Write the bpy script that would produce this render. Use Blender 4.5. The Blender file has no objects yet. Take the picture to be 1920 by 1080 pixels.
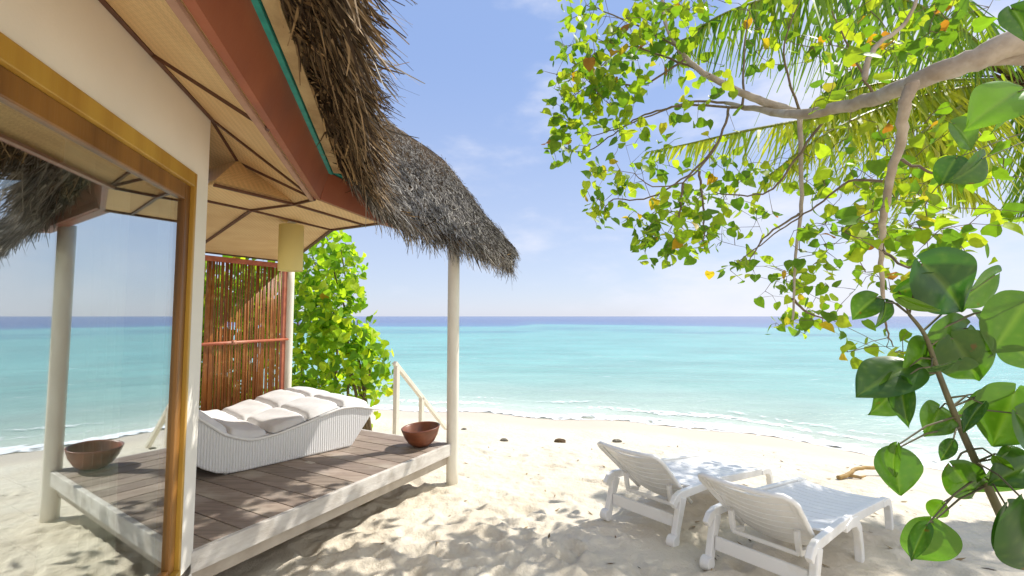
import bpy, math, random
import numpy as np
from mathutils import Vector, Matrix
R = math.radians
random.seed(7); rng = np.random.default_rng(7)
SC = bpy.context.scene; COL = SC.collection

# ------------------------------------------------------------------ camera, sky, sun
EYE = 1.7; F = 860.0; TILT = R(3.53)
cam = bpy.data.objects.new('camera', bpy.data.cameras.new('camera')); COL.objects.link(cam)
cam.location = (0, 0, EYE); cam.rotation_euler = (R(90) + TILT, 0, 0)
cam.data.sensor_width = 36; cam.data.lens = 36 * F / 1920
cam.data.clip_start = 0.05; cam.data.clip_end = 20000
SC.camera = cam
SUN_EL = R(47.5); SUN_AZ = R(32)          # azimuth from +X towards +Y
SD = Vector((math.cos(SUN_EL) * math.cos(SUN_AZ), math.cos(SUN_EL) * math.sin(SUN_AZ), math.sin(SUN_EL)))
sun = bpy.data.objects.new('sun', bpy.data.lights.new('sun', 'SUN')); COL.objects.link(sun)
sun.data.energy = 4.2; sun.data.angle = R(0.55); sun.data.color = (1, .955, .88)
sun.rotation_euler = SD.to_track_quat('Z', 'Y').to_euler(); sun.location = (20, 10, 30)
SC.view_settings.view_transform = 'Standard'; SC.view_settings.look = 'None'
SC.view_settings.exposure = 0.44; SC.view_settings.gamma = 1
SC.cycles.max_bounces = 8; SC.cycles.diffuse_bounces = 5; SC.cycles.transparent_max_bounces = 24

W = bpy.data.worlds.new("World"); SC.world = W; W.use_nodes = True
nt = W.node_tree; N = nt.nodes; L = nt.links; N.clear()
sky = N.new('ShaderNodeTexSky'); sky.sky_type = 'NISHITA'; sky.sun_disc = False
sky.sun_elevation = SUN_EL; sky.sun_rotation = R(90) - SUN_AZ
sky.altitude = 0; sky.air_density = 1.0; sky.dust_density = 0.25; sky.ozone_density = 2.0
tc = N.new('ShaderNodeTexCoord'); sep = N.new('ShaderNodeSeparateXYZ'); L.new(tc.outputs['Generated'], sep.inputs[0])
mp = N.new('ShaderNodeMapping'); mp.inputs['Scale'].default_value = (2.2, 2.2, 5.5); L.new(tc.outputs['Generated'], mp.inputs[0])
n1 = N.new('ShaderNodeTexNoise'); n1.inputs['Scale'].default_value = 1.6; n1.inputs['Detail'].default_value = 9; n1.inputs['Roughness'].default_value = .56
L.new(mp.outputs[0], n1.inputs['Vector'])
# clouds thicken to the right (+X) of the bay
mx = N.new('ShaderNodeMapRange'); mx.inputs[1].default_value = -.15; mx.inputs[2].default_value = .75; mx.inputs[3].default_value = -.07; mx.inputs[4].default_value = .17
L.new(sep.outputs['X'], mx.inputs[0])
ad = N.new('ShaderNodeMath'); ad.operation = 'ADD'; L.new(n1.outputs['Fac'], ad.inputs[0]); L.new(mx.outputs[0], ad.inputs[1])
my = N.new('ShaderNodeMapRange'); my.inputs[1].default_value = .15; my.inputs[2].default_value = -.6; my.inputs[3].default_value = 0; my.inputs[4].default_value = .26   # unseen cloud added behind the camera to brighten the shaded parts
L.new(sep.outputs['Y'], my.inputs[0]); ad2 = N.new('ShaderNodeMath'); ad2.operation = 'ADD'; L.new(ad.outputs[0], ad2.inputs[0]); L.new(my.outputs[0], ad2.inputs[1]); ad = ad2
cr = N.new('ShaderNodeMapRange'); cr.interpolation_type = 'SMOOTHSTEP'; cr.inputs[1].default_value = .48; cr.inputs[2].default_value = .82; cr.inputs[4].default_value = .85
L.new(ad.outputs[0], cr.inputs[0])
# the sky whitens in the humid air over the sea; tint a little to violet
tint = N.new('ShaderNodeMixRGB'); tint.blend_type = 'MULTIPLY'; tint.inputs[0].default_value = 1; tint.inputs[2].default_value = (1.07, 1.0, 1.04, 1)
L.new(sky.outputs[0], tint.inputs[1])
hz = N.new('ShaderNodeMapRange'); hz.interpolation_type = 'SMOOTHSTEP'; hz.inputs[1].default_value = -.02; hz.inputs[2].default_value = .55; L.new(sep.outputs['Z'], hz.inputs[0])
hc = N.new('ShaderNodeMixRGB'); hc.inputs[1].default_value = (3.45, 3.95, 5.05, 1); hc.inputs[2].default_value = (1.95, 2.8, 4.9, 1); L.new(hz.outputs[0], hc.inputs[0])
hm = N.new('ShaderNodeMixRGB'); hm.inputs[0].default_value = .8; L.new(tint.outputs[0], hm.inputs[1]); L.new(hc.outputs[0], hm.inputs[2])
mc = N.new('ShaderNodeMixRGB'); mc.inputs[2].default_value = (5.3, 5.4, 6.0, 1)
cb = N.new('ShaderNodeMixRGB'); cb.inputs[1].default_value = (5.3, 5.4, 6.0, 1); cb.inputs[2].default_value = (8.5, 8.4, 8.3, 1)  # added clouds behind the camera made whiter still, as fill for the shade
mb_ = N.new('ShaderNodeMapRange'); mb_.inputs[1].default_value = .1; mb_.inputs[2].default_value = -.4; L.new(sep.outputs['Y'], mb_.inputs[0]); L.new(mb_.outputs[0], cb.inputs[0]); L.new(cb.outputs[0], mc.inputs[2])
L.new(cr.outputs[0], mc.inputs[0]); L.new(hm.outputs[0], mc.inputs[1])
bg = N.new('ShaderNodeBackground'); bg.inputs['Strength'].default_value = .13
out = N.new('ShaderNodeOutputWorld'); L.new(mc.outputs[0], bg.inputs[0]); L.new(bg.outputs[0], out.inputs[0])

# ------------------------------------------------------------------ helpers
CT, ST = math.cos(TILT), math.sin(TILT)
def ray(px, py):
    u = (px - 960) / F; v = (540 - py) / F
    return Vector((u, CT - v * ST, ST + v * CT))
def at(px, py, Y):                       # point of the sight line at distance Y ahead
    d = ray(px, py); return Vector((0, 0, EYE)) + d * (Y / d.y)
def at_z(px, py, z):
    d = ray(px, py); return Vector((0, 0, EYE)) + d * ((z - EYE) / d.z)
def V(*a): return Vector(a)

class MB:
    def __init__(s): s.v = []; s.f = []; s.m = []; s.c = []; s.uv = {}
    def add(s, vs, fs, mi=0, col=None):
        b = len(s.v); s.v.extend([tuple(p) for p in vs])
        s.f.extend([tuple(i + b for i in f) for f in fs]); s.m.extend([mi] * len(fs))
        s.c.extend([col if col is not None else (1, 1, 1)] * len(vs))
    def obox(s, c, ax, ay, az, mi=0):    # centre and three half-axis vectors
        c = Vector(c); ax, ay, az = Vector(ax), Vector(ay), Vector(az)
        vs = [c + ax * i + ay * j + az * k for i in (-1, 1) for j in (-1, 1) for k in (-1, 1)]
        fs = [(0, 1, 3, 2), (4, 6, 7, 5), (0, 4, 5, 1), (2, 3, 7, 6), (0, 2, 6, 4), (1, 5, 7, 3)]
        s.add(vs, fs, mi)
    def box(s, x0, x1, y0, y1, z0, z1, mi=0):
        s.obox(((x0 + x1) / 2, (y0 + y1) / 2, (z0 + z1) / 2), ((x1 - x0) / 2, 0, 0), (0, (y1 - y0) / 2, 0), (0, 0, (z1 - z0) / 2), mi)
    def bar(s, a, b, w, h, up=(0, 0, 1), mi=0):
        a, b = Vector(a), Vector(b); d = (b - a); n = d.normalized(); up = Vector(up)
        sd = n.cross(up).normalized(); u2 = sd.cross(n)
        s.obox((a + b) / 2, d / 2, sd * w / 2, u2 * h / 2, mi)
    def tube(s, pts, rad, n=8, mi=0, cap=True, col=None):
        pts = [Vector(p) for p in pts]
        if not hasattr(rad, '__len__'): rad = [rad] * len(pts)
        vs = []; ref = None
        for i, p in enumerate(pts):
            t = (pts[min(i + 1, len(pts) - 1)] - pts[max(i - 1, 0)]).normalized()
            if ref is None:
                ref = t.orthogonal().normalized()
            else:
                ref = (ref - t * ref.dot(t)); ref = ref.normalized() if ref.length > 1e-6 else t.orthogonal().normalized()
            bi = t.cross(ref)
            for k in range(n):
                a = 2 * math.pi * k / n; vs.append(p + (ref * math.cos(a) + bi * math.sin(a)) * rad[i])
        fs = [(i * n + k, i * n + (k + 1) % n, (i + 1) * n + (k + 1) % n, (i + 1) * n + k) for i in range(len(pts) - 1) for k in range(n)]
        if cap: fs += [tuple(range(n - 1, -1, -1)), tuple((len(pts) - 1) * n + k for k in range(n))]
        s.add(vs, fs, mi, col)
    def sweep(s, pts, w, h, side, mi=0):  # rectangular section swept along a polyline lying in the plane whose normal is side
        pts = [Vector(p) for p in pts]; side = Vector(side).normalized()
        if not hasattr(h, '__len__'): h = [h] * len(pts)
        if not hasattr(w, '__len__'): w = [w] * len(pts)
        vs = []
        for i, p in enumerate(pts):
            t = (pts[min(i + 1, len(pts) - 1)] - pts[max(i - 1, 0)]).normalized(); u = side.cross(t)
            a, b = side * w[i] / 2, u * h[i] / 2
            vs += [p - a - b, p + a - b, p + a + b, p - a + b]
        fs = [(i * 4 + k, i * 4 + (k + 1) % 4, (i + 1) * 4 + (k + 1) % 4, (i + 1) * 4 + k) for i in range(len(pts) - 1) for k in range(4)]
        e = (len(pts) - 1) * 4; fs += [(3, 2, 1, 0), (e, e + 1, e + 2, e + 3)]
        s.add(vs, fs, mi)
    def prism(s, poly, off, mi=0):
        poly = [Vector(p) for p in poly]; n = len(poly); off = Vector(off)
        vs = poly + [p + off for p in poly]
        fs = [tuple(range(n - 1, -1, -1)), tuple(range(n, 2 * n))] + [(i, (i + 1) % n, (i + 1) % n + n, i + n) for i in range(n)]
        s.add(vs, fs, mi)
    def lathe(s, prof, c, n=32, mi=0):
        c = Vector(c); vs = []; m = len(prof)
        for k in range(n):
            a = 2 * math.pi * k / n
            for r, z in prof: vs.append(c + Vector((r * math.cos(a), r * math.sin(a), z)))
        fs = [(k * m + i, ((k + 1) % n) * m + i, ((k + 1) % n) * m + i + 1, k * m + i + 1) for k in range(n) for i in range(m - 1)]
        s.add(vs, fs, mi)
    def build(s, name, mats, parent=None, smooth=False, origin=None, bevel=0, colors=False):
        me = bpy.data.meshes.new(name); o = Vector((0, 0, 0)) if origin is None else Vector(origin)
        if parent is not None and origin is None: o = parent.matrix_basis.translation.copy()
        vs = np.array(s.v, dtype=np.float64).reshape(-1, 3) - np.array(o)
        me.from_pydata(vs.tolist(), [], s.f)
        if not isinstance(mats, (list, tuple)): mats = [mats]
        for m in mats: me.materials.append(m)
        me.polygons.foreach_set('material_index', s.m)
        if smooth: me.polygons.foreach_set('use_smooth', [True] * len(me.polygons))
        if colors:
            ca = me.color_attributes.new('tint', 'FLOAT_COLOR', 'POINT')
            c4 = np.ones((len(s.v), 4), dtype=np.float32); c4[:, :3] = np.array(s.c); ca.data.foreach_set('color', c4.ravel())
        me.update()
        ob = bpy.data.objects.new(name, me); COL.objects.link(ob)
        if parent is not None: ob.parent = parent
        elif origin is not None: ob.location = o
        if bevel:
            b = ob.modifiers.new('bevel', 'BEVEL'); b.width = bevel; b.segments = 2; b.limit_method = 'ANGLE'; b.angle_limit = R(40)
        return ob
def np_mesh(name, v, quads, mats, cols=None, smooth=True, parent=None, attr=None, loose_tri=None, uv=None):
    """big meshes from arrays (all faces have the same number of corners)"""
    me = bpy.data.meshes.new(name); k = quads.shape[1]; o = np.array(parent.matrix_basis.translation) if parent is not None else np.zeros(3)
    v = v - o
    me.vertices.add(len(v)); me.vertices.foreach_set('co', v.astype(np.float32).ravel())
    me.loops.add(quads.size); me.loops.foreach_set('vertex_index', quads.astype(np.int32).ravel())
    me.polygons.add(len(quads)); me.polygons.foreach_set('loop_start', np.arange(0, quads.size, k, dtype=np.int32))
    me.polygons.foreach_set('loop_total', np.full(len(quads), k, dtype=np.int32))
    me.polygons.foreach_set('use_smooth', np.full(len(quads), smooth))
    for m in (mats if isinstance(mats, (list, tuple)) else [mats]): me.materials.append(m)
    me.update(calc_edges=True)
    if cols is not None:
        ca = me.color_attributes.new('tint', 'FLOAT_COLOR', 'POINT'); c4 = np.ones((len(v), 4), dtype=np.float32); c4[:, :3] = cols
        ca.data.foreach_set('color', c4.ravel())
    if attr is not None:
        for nme, arr in attr.items():
            at_ = me.attributes.new(nme, 'FLOAT', 'POINT'); at_.data.foreach_set('value', arr.astype(np.float32))
    ob = bpy.data.objects.new(name, me); COL.objects.link(ob)
    if parent is not None: ob.parent = parent
    return ob
def tag(o, label=None, cat=None, group=None, kind=None):
    if label: o['label'] = label
    if cat: o['category'] = cat
    if group: o['group'] = group
    if kind: o['kind'] = kind
    return o
def thing(name, loc, label, cat, group=None):
    o = bpy.data.objects.new(name, None); COL.objects.link(o); o.location = loc; o.empty_display_size = .1
    return tag(o, label, cat, group)

# ------------------------------------------------------------------ noise
def vnoise(x, y, seed=0):
    xi = np.floor(x).astype(np.int64); yi = np.floor(y).astype(np.int64); fx = x - xi; fy = y - yi
    fx = fx * fx * fx * (fx * (fx * 6 - 15) + 10); fy = fy * fy * fy * (fy * (fy * 6 - 15) + 10)
    def h(a, b):
        n = (a * 374761393 + b * 668265263 + seed * 1274126177) & 0x7fffffff
        n = ((n ^ (n >> 13)) * 1274126177) & 0x7fffffff
        return ((n ^ (n >> 16)) & 0xffff) / 65535.0
    return (h(xi, yi) * (1 - fx) + h(xi + 1, yi) * fx) * (1 - fy) + (h(xi, yi + 1) * (1 - fx) + h(xi + 1, yi + 1) * fx) * fy
def fbm(x, y, o=4, seed=0):
    s = np.zeros_like(x); a = .5; f = 1
    for i in range(o): s += a * (vnoise(x * f, y * f, seed + i * 17) - .5); a *= .5; f *= 2.03
    return s

# ------------------------------------------------------------------ materials
def mat(name):
    m = bpy.data.materials.new(name); m.use_nodes = True; nt = m.node_tree
    for n in list(nt.nodes):
        if n.type != 'OUTPUT_MATERIAL': nt.nodes.remove(n)
    return m, nt, nt.nodes, nt.links, [n for n in nt.nodes if n.type == 'OUTPUT_MATERIAL'][0]
def surf(name, c1, c2=None, rough=.6, scale=8, stretch=(1, 1, 1), bump=.0, bscale=40, detail=6, spec=.4, lo=.35, hi=.65, bdist=.01, rot=(0, 0, 0), c3=None, c3s=2.0, c3lo=.55, c3hi=.7):
    m, nt, N, L, out = mat(name)
    p = N.new('ShaderNodeBsdfPrincipled'); p.inputs['Roughness'].default_value = rough; p.inputs['Specular IOR Level'].default_value = spec
    tc = N.new('ShaderNodeTexCoord'); mp = N.new('ShaderNodeMapping'); mp.inputs['Scale'].default_value = stretch; mp.inputs['Rotation'].default_value = rot
    L.new(tc.outputs['Object'], mp.inputs[0])
    if c2 is None: c2 = tuple(c * .85 for c in c1)
    n = N.new('ShaderNodeTexNoise'); n.inputs['Scale'].default_value = scale; n.inputs['Detail'].default_value = detail; L.new(mp.outputs[0], n.inputs['Vector'])
    r = N.new('ShaderNodeMapRange'); r.inputs[1].default_value = lo; r.inputs[2].default_value = hi; L.new(n.outputs['Fac'], r.inputs[0])
    mx = N.new('ShaderNodeMixRGB'); mx.inputs[1].default_value = (*c1, 1); mx.inputs[2].default_value = (*c2, 1); L.new(r.outputs[0], mx.inputs[0])
    last = mx.outputs[0]
    if c3:
        n3 = N.new('ShaderNodeTexNoise'); n3.inputs['Scale'].default_value = c3s; n3.inputs['Detail'].default_value = 8; L.new(tc.outputs['Object'], n3.inputs['Vector'])
        r3 = N.new('ShaderNodeMapRange'); r3.inputs[1].default_value = c3lo; r3.inputs[2].default_value = c3hi; L.new(n3.outputs['Fac'], r3.inputs[0])
        m3 = N.new('ShaderNodeMixRGB'); L.new(r3.outputs[0], m3.inputs[0]); L.new(last, m3.inputs[1]); m3.inputs[2].default_value = (*c3, 1); last = m3.outputs[0]
    L.new(last, p.inputs['Base Color'])
    if bump:
        b = N.new('ShaderNodeBump'); b.inputs['Strength'].default_value = bump; b.inputs['Distance'].default_value = bdist
        nb = N.new('ShaderNodeTexNoise'); nb.inputs['Scale'].default_value = bscale; nb.inputs['Detail'].default_value = 6; L.new(mp.outputs[0], nb.inputs['Vector'])
        L.new(nb.outputs['Fac'], b.inputs['Height']); L.new(b.outputs[0], p.inputs['Normal'])
    L.new(p.outputs[0], out.inputs[0]); return m
M = {}
M['plaster'] = surf('white_plaster', (.86, .82, .74), (.82, .78, .70), .8, 3, bump=.15, bscale=90, bdist=.004, spec=.2)
M['wood_yellow'] = surf('varnished_yellow_wood', (.56, .34, .055), (.40, .21, .03), .35, 6, (1, 1, .12), .1, 60, spec=.5)
M['wood_brown'] = surf('varnished_brown_wood', (.30, .135, .026), (.16, .065, .013), .4, 7, (1, 1, .1), .1, 60, spec=.5)
M['fascia'] = surf('red_brown_paint', (.33, .10, .045), (.28, .08, .037), .45, 5, bump=.08, bscale=40, spec=.4, c3=(.24, .08, .045))
M['batten'] = surf('dark_brown_batten', (.13, .055, .03), (.09, .04, .025), .5, 9)
M['trim'] = surf('pinkish_brown_trim', (.42, .24, .16), (.34, .18, .12), .5, 9)
M['teal'] = surf('teal_membrane', (.02, .30, .24), (.015, .22, .18), .5, 20)
M['white_paint'] = surf('cream_paint', (.78, .74, .64), (.70, .65, .55), .5, 12, (1, 1, .3), .1, 50, c3=(.6, .52, .4), c3s=5, c3lo=.62, c3hi=.8)
M['screen_red'] = surf('red_painted_wood', (.48, .15, .08), (.36, .10, .05), .45, 9, c3=(.5, .25, .16))
M['lamp'] = None; M['thatch_batten'] = surf('raw_timber', (.50, .36, .18), (.34, .22, .10), .8, 7, bump=.4)
M['bowl'] = surf('turned_wood', (.23, .072, .03), (.12, .035, .016), .36, 5, (1, 1, 3), .1, 40, spec=.5)
M['orange_wood'] = surf('orange_wood_block', (.55, .25, .08), (.36, .14, .05), .6, 12)
M['plastic'] = surf('white_resin', (.80, .79, .77), (.77, .76, .74), .38, 4, spec=.5, bump=.03, bscale=120, c3=(.70, .67, .60), c3s=7, c3lo=.55, c3hi=.8)
M['cushion'] = surf('white_canvas', (.74, .73, .72), (.69, .68, .67), .85, 14, bump=.25, bscale=160, spec=.15, bdist=.003)
M['bark'] = surf('pale_bark', (.50, .42, .33), (.34, .27, .20), .85, 9, (1, 1, 1), .6, 40, bdist=.01, spec=.15, c3=(.5, .45, .38), c3s=5)
M['twig'] = surf('brown_twig', (.22, .16, .10), (.14, .10, .06), .8, 20)
M['stem'] = surf('green_stem', (.16, .14, .07), (.10, .09, .05), .7, 20)
M['rock'] = surf('coral_rock', (.25, .22, .16), (.10, .09, .07), .9, 14, bump=.8, bscale=30, bdist=.02)
M['husk'] = surf('brown_fibre', (.14, .085, .035), (.07, .04, .02), .9, 20, (1, 1, .3), .7, 40, bdist=.02)
M['coconut'] = surf('green_coconut', (.20, .19, .04), (.28, .17, .05), .5, 4)
M['driftwood'] = surf('driftwood', (.42, .27, .10), (.30, .19, .07), .8, 8, c3=(.16, .13, .1), c3s=4)
M['dark'] = surf('dark_room', (.12, .10, .07), (.09, .07, .05), .8, 4)
M['interior_floor'] = surf('dark_timber_floor', (.14, .08, .04), (.10, .055, .03), .5, 8, (1, 8, 1))

def woven(name, c1, c2):
    m, nt, N, L, out = mat(name)
    p = N.new('ShaderNodeBsdfPrincipled'); p.inputs['Roughness'].default_value = .65; p.inputs['Specular IOR Level'].default_value = .3
    tc = N.new('ShaderNodeTexCoord')
    mp = N.new('ShaderNodeMapping'); mp.inputs['Rotation'].default_value = (0, 0, R(30)); L.new(tc.outputs['Object'], mp.inputs[0])
    ck = N.new('ShaderNodeTexChecker'); ck.inputs['Scale'].default_value = 55; L.new(mp.outputs[0], ck.inputs['Vector'])
    ck.inputs['Color1'].default_value = (1, 1, 1, 1); ck.inputs['Color2'].default_value = (.86, .86, .86, 1)
    n = N.new('ShaderNodeTexNoise'); n.inputs['Scale'].default_value = 4; n.inputs['Detail'].default_value = 8; L.new(tc.outputs['Object'], n.inputs['Vector'])
    r = N.new('ShaderNodeMapRange'); r.inputs[1].default_value = .35; r.inputs[2].default_value = .65; L.new(n.outputs['Fac'], r.inputs[0])
    mx = N.new('ShaderNodeMixRGB'); mx.inputs[1].default_value = (*c1, 1); mx.inputs[2].default_value = (*c2, 1); L.new(r.outputs[0], mx.inputs[0])
    mu = N.new('ShaderNodeMixRGB'); mu.blend_type = 'MULTIPLY'; mu.inputs[0].default_value = 1; L.new(mx.outputs[0], mu.inputs[1]); L.new(ck.outputs[0], mu.inputs[2])
    L.new(mu.outputs[0], p.inputs['Base Color'])
    b = N.new('ShaderNodeBump'); b.inputs['Strength'].default_value = .3; b.inputs['Distance'].default_value = .004; L.new(ck.outputs['Fac'], b.inputs['Height']); L.new(b.outputs[0], p.inputs['Normal'])
    L.new(p.outputs[0], out.inputs[0]); return m
M['woven'] = woven('woven_ceiling_panel', (.80, .57, .29), (.73, .49, .24))

def wicker():
    m, nt, N, L, out = mat('white_wicker')
    p = N.new('ShaderNodeBsdfPrincipled'); p.inputs['Roughness'].default_value = .45
    tc = N.new('ShaderNodeTexCoord'); uvx = N.new('ShaderNodeSeparateXYZ'); L.new(tc.outputs['Object'], uvx.inputs[0])
    def wave(scale, axis):
        w = N.new('ShaderNodeTexWave'); w.wave_type = 'BANDS'; w.bands_direction = axis; w.inputs['Scale'].default_value = scale; w.inputs['Distortion'].default_value = .25
        w.inputs['Detail'].default_value = 1; L.new(tc.outputs['Object'], w.inputs['Vector']); return w
    a = wave(15, 'X'); z = wave(34, 'Z')
    mul = N.new('ShaderNodeMath'); mul.operation = 'MULTIPLY_ADD'; L.new(z.outputs['Fac'], mul.inputs[0]); mul.inputs[1].default_value = .35; L.new(a.outputs['Fac'], mul.inputs[2])
    r = N.new('ShaderNodeMapRange'); r.inputs[1].default_value = .0; r.inputs[2].default_value = .6; L.new(mul.outputs[0], r.inputs[0])
    mx = N.new('ShaderNodeMixRGB'); mx.inputs[1].default_value = (.62, .62, .62, 1); mx.inputs[2].default_value = (.80, .80, .80, 1); L.new(r.outputs[0], mx.inputs[0])
    L.new(mx.outputs[0], p.inputs['Base Color'])
    b = N.new('ShaderNodeBump'); b.inputs['Strength'].default_value = .55; b.inputs['Distance'].default_value = .006; L.new(mul.outputs[0], b.inputs['Height']); L.new(b.outputs[0], p.inputs['Normal'])
    L.new(p.outputs[0], out.inputs[0]); return m
M['wicker'] = wicker()

def tinted(name, rough=.8, translucent=0, spec=.2, tmul=(1, 1, 1), bump=0, veins=False):
    """colour comes from each straw's or leaf's own tint"""
    m, nt, N, L, out = mat(name)
    p = N.new('ShaderNodeBsdfPrincipled'); p.inputs['Roughness'].default_value = rough; p.inputs['Specular IOR Level'].default_value = spec
    a = N.new('ShaderNodeAttribute'); a.attribute_name = 'tint'
    col = a.outputs['Color']
    n = N.new('ShaderNodeTexNoise'); n.inputs['Scale'].default_value = 18 if not veins else 9; n.inputs['Detail'].default_value = 5
    tc = N.new('ShaderNodeTexCoord'); L.new(tc.outputs['Object'], n.inputs['Vector'])
    r = N.new('ShaderNodeMapRange'); r.inputs[1].default_value = .3; r.inputs[2].default_value = .7; r.inputs[3].default_value = .8; r.inputs[4].default_value = 1.15; L.new(n.outputs['Fac'], r.inputs[0])
    mm = N.new('ShaderNodeMixRGB'); mm.blend_type = 'MULTIPLY'; mm.inputs[0].default_value = 1; L.new(col, mm.inputs[1]); L.new(r.outputs[0], mm.inputs[2]); col = mm.outputs[0]
    if veins:
        va = N.new('ShaderNodeAttribute'); va.attribute_name = 'vein'
        vm = N.new('ShaderNodeMixRGB'); vm.inputs[2].default_value = (.16, .26, .04, 1); L.new(va.outputs['Fac'], vm.inputs[0]); L.new(col, vm.inputs[1]); col = vm.outputs[0]
        b = N.new('ShaderNodeBump'); b.inputs['Strength'].default_value = .5; b.inputs['Distance'].default_value = .003; L.new(va.outputs['Fac'], b.inputs['Height']); L.new(b.outputs[0], p.inputs['Normal'])
    if veins:                                                        # brown blotches on some leaves
        nb = N.new('ShaderNodeTexNoise'); nb.inputs['Scale'].default_value = 26; nb.inputs['Detail'].default_value = 4; L.new(tc.outputs['Object'], nb.inputs['Vector'])
        rb = N.new('ShaderNodeMapRange'); rb.inputs[1].default_value = .68; rb.inputs[2].default_value = .73; L.new(nb.outputs['Fac'], rb.inputs[0])
        bm = N.new('ShaderNodeMixRGB'); bm.inputs[2].default_value = (.16, .10, .02, 1); L.new(rb.outputs[0], bm.inputs[0]); L.new(col, bm.inputs[1]); col = bm.outputs[0]
    L.new(col, p.inputs['Base Color']); sh = p.outputs[0]
    if translucent:
        t = N.new('ShaderNodeBsdfTranslucent'); tm = N.new('ShaderNodeMixRGB'); tm.blend_type = 'MULTIPLY'; tm.inputs[0].default_value = 1; tm.inputs[2].default_value = (*tmul, 1)
        L.new(col, tm.inputs[1]); L.new(tm.outputs[0], t.inputs[0])
        mx = N.new('ShaderNodeMixShader'); mx.inputs[0].default_value = translucent; L.new(p.outputs[0], mx.inputs[1]); L.new(t.outputs[0], mx.inputs[2]); sh = mx.outputs[0]
    L.new(sh, out.inputs[0]); return m
M['straw'] = tinted('thatch_straw', .75, spec=.25)
M['leaf'] = tinted('tree_leaf', .5, .55, .28, (1.9, 1.9, .7))
M['frond'] = tinted('palm_leaflet', .45, .5, .4, (1.9, 1.9, .7))
M['big_leaf'] = tinted('near_leaf', .27, .45, .6, (1.35, 1.5, .6), veins=True)
M['thatch_core'] = surf('thatch_core', (.10, .065, .035), (.045, .03, .018), .95, 14, bump=1, bscale=50, bdist=.03, spec=.1)
M['cane'] = surf('red_brown_cane', (.38, .145, .03), (.23, .075, .016), .4, 14, (1, 1, .15), spec=.5, c3=(.42, .20, .06), c3s=9)

def fabric(name, col, trans, alpha=1.0):
    m, nt, N, L, out = mat(name)
    d = N.new('ShaderNodeBsdfDiffuse'); d.inputs[0].default_value = (*col, 1); t = N.new('ShaderNodeBsdfTranslucent'); t.inputs[0].default_value = (*col, 1)
    mx = N.new('ShaderNodeMixShader'); mx.inputs[0].default_value = trans; L.new(d.outputs[0], mx.inputs[1]); L.new(t.outputs[0], mx.inputs[2]); sh = mx.outputs[0]
    if alpha < 1:
        tr = N.new('ShaderNodeBsdfTransparent'); m2 = N.new('ShaderNodeMixShader'); m2.inputs[0].default_value = alpha; L.new(tr.outputs[0], m2.inputs[1]); L.new(sh, m2.inputs[2]); sh = m2.outputs[0]
    L.new(sh, out.inputs[0]); return m
M['lamp'] = fabric('yellow_lamp_fabric', (.95, .87, .48), .5)
M['curtain'] = fabric('sheer_curtain', (.93, .95, .86), .35, .97)

def glass():
    m, nt, N, L, out = mat('window_glass')
    g = N.new('ShaderNodeBsdfGlossy'); g.inputs['Roughness'].default_value = 0; g.inputs[0].default_value = (.88, .92, .92, 1)
    t = N.new('ShaderNodeBsdfTransparent'); t.inputs[0].default_value = (.93, .97, .94, 1)
    mx = N.new('ShaderNodeMixShader'); mx.inputs[0].default_value = .57; L.new(t.outputs[0], mx.inputs[1]); L.new(g.outputs[0], mx.inputs[2]); L.new(mx.outputs[0], out.inputs[0]); return m
M['glass'] = glass()

def deckwood(name, c1, c2, c3):
    m, nt, N, L, out = mat(name)
    p = N.new('ShaderNodeBsdfPrincipled'); p.inputs['Roughness'].default_value = .7; p.inputs['Specular IOR Level'].default_value = .25
    a = N.new('ShaderNodeAttribute'); a.attribute_name = 'tint'
    tc = N.new('ShaderNodeTexCoord'); mp = N.new('ShaderNodeMapping'); mp.inputs['Rotation'].default_value = (0, 0, R(28)); mp.inputs['Scale'].default_value = (1, 9, 9)
    L.new(tc.outputs['Object'], mp.inputs[0])
    n = N.new('ShaderNodeTexNoise'); n.inputs['Scale'].default_value = 5; n.inputs['Detail'].default_value = 9; L.new(mp.outputs[0], n.inputs['Vector'])
    r = N.new('ShaderNodeMapRange'); r.inputs[1].default_value = .35; r.inputs[2].default_value = .65; L.new(n.outputs['Fac'], r.inputs[0])
    mx = N.new('ShaderNodeMixRGB'); mx.inputs[1].default_value = (*c1, 1); mx.inputs[2].default_value = (*c2, 1); L.new(r.outputs[0], mx.inputs[0])
    n2 = N.new('ShaderNodeTexNoise'); n2.inputs['Scale'].default_value = 3; n2.inputs['Detail'].default_value = 7; L.new(tc.outputs['Object'], n2.inputs['Vector'])
    r2 = N.new('ShaderNodeMapRange'); r2.inputs[1].default_value = .5; r2.inputs[2].default_value = .68; L.new(n2.outputs['Fac'], r2.inputs[0])
    m2 = N.new('ShaderNodeMixRGB'); m2.inputs[2].default_value = (*c3, 1); L.new(r2.outputs[0], m2.inputs[0]); L.new(mx.outputs[0], m2.inputs[1])
    mu = N.new('ShaderNodeMixRGB'); mu.blend_type = 'MULTIPLY'; mu.inputs[0].default_value = 1; L.new(m2.outputs[0], mu.inputs[1]); L.new(a.outputs['Color'], mu.inputs[2])
    L.new(mu.outputs[0], p.inputs['Base Color'])
    b = N.new('ShaderNodeBump'); b.inputs['Strength'].default_value = .35; b.inputs['Distance'].default_value = .006; L.new(n.outputs['Fac'], b.inputs['Height']); L.new(b.outputs[0], p.inputs['Normal'])
    L.new(p.outputs[0], out.inputs[0]); return m
M['deck'] = deckwood('weathered_deck', (.36, .29, .235), (.25, .195, .155), (.43, .37, .31))
M['whitewash'] = surf('whitewashed_board', (.66, .63, .58), (.52, .48, .43), .7, 6, (1, 1, 4), .3, 40, c3=(.42, .38, .33), c3s=6, c3lo=.55, c3hi=.75)
M['deck_beam'] = surf('pale_beam', (.52, .46, .38), (.42, .36, .29), .7, 8, bump=.2)

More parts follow.
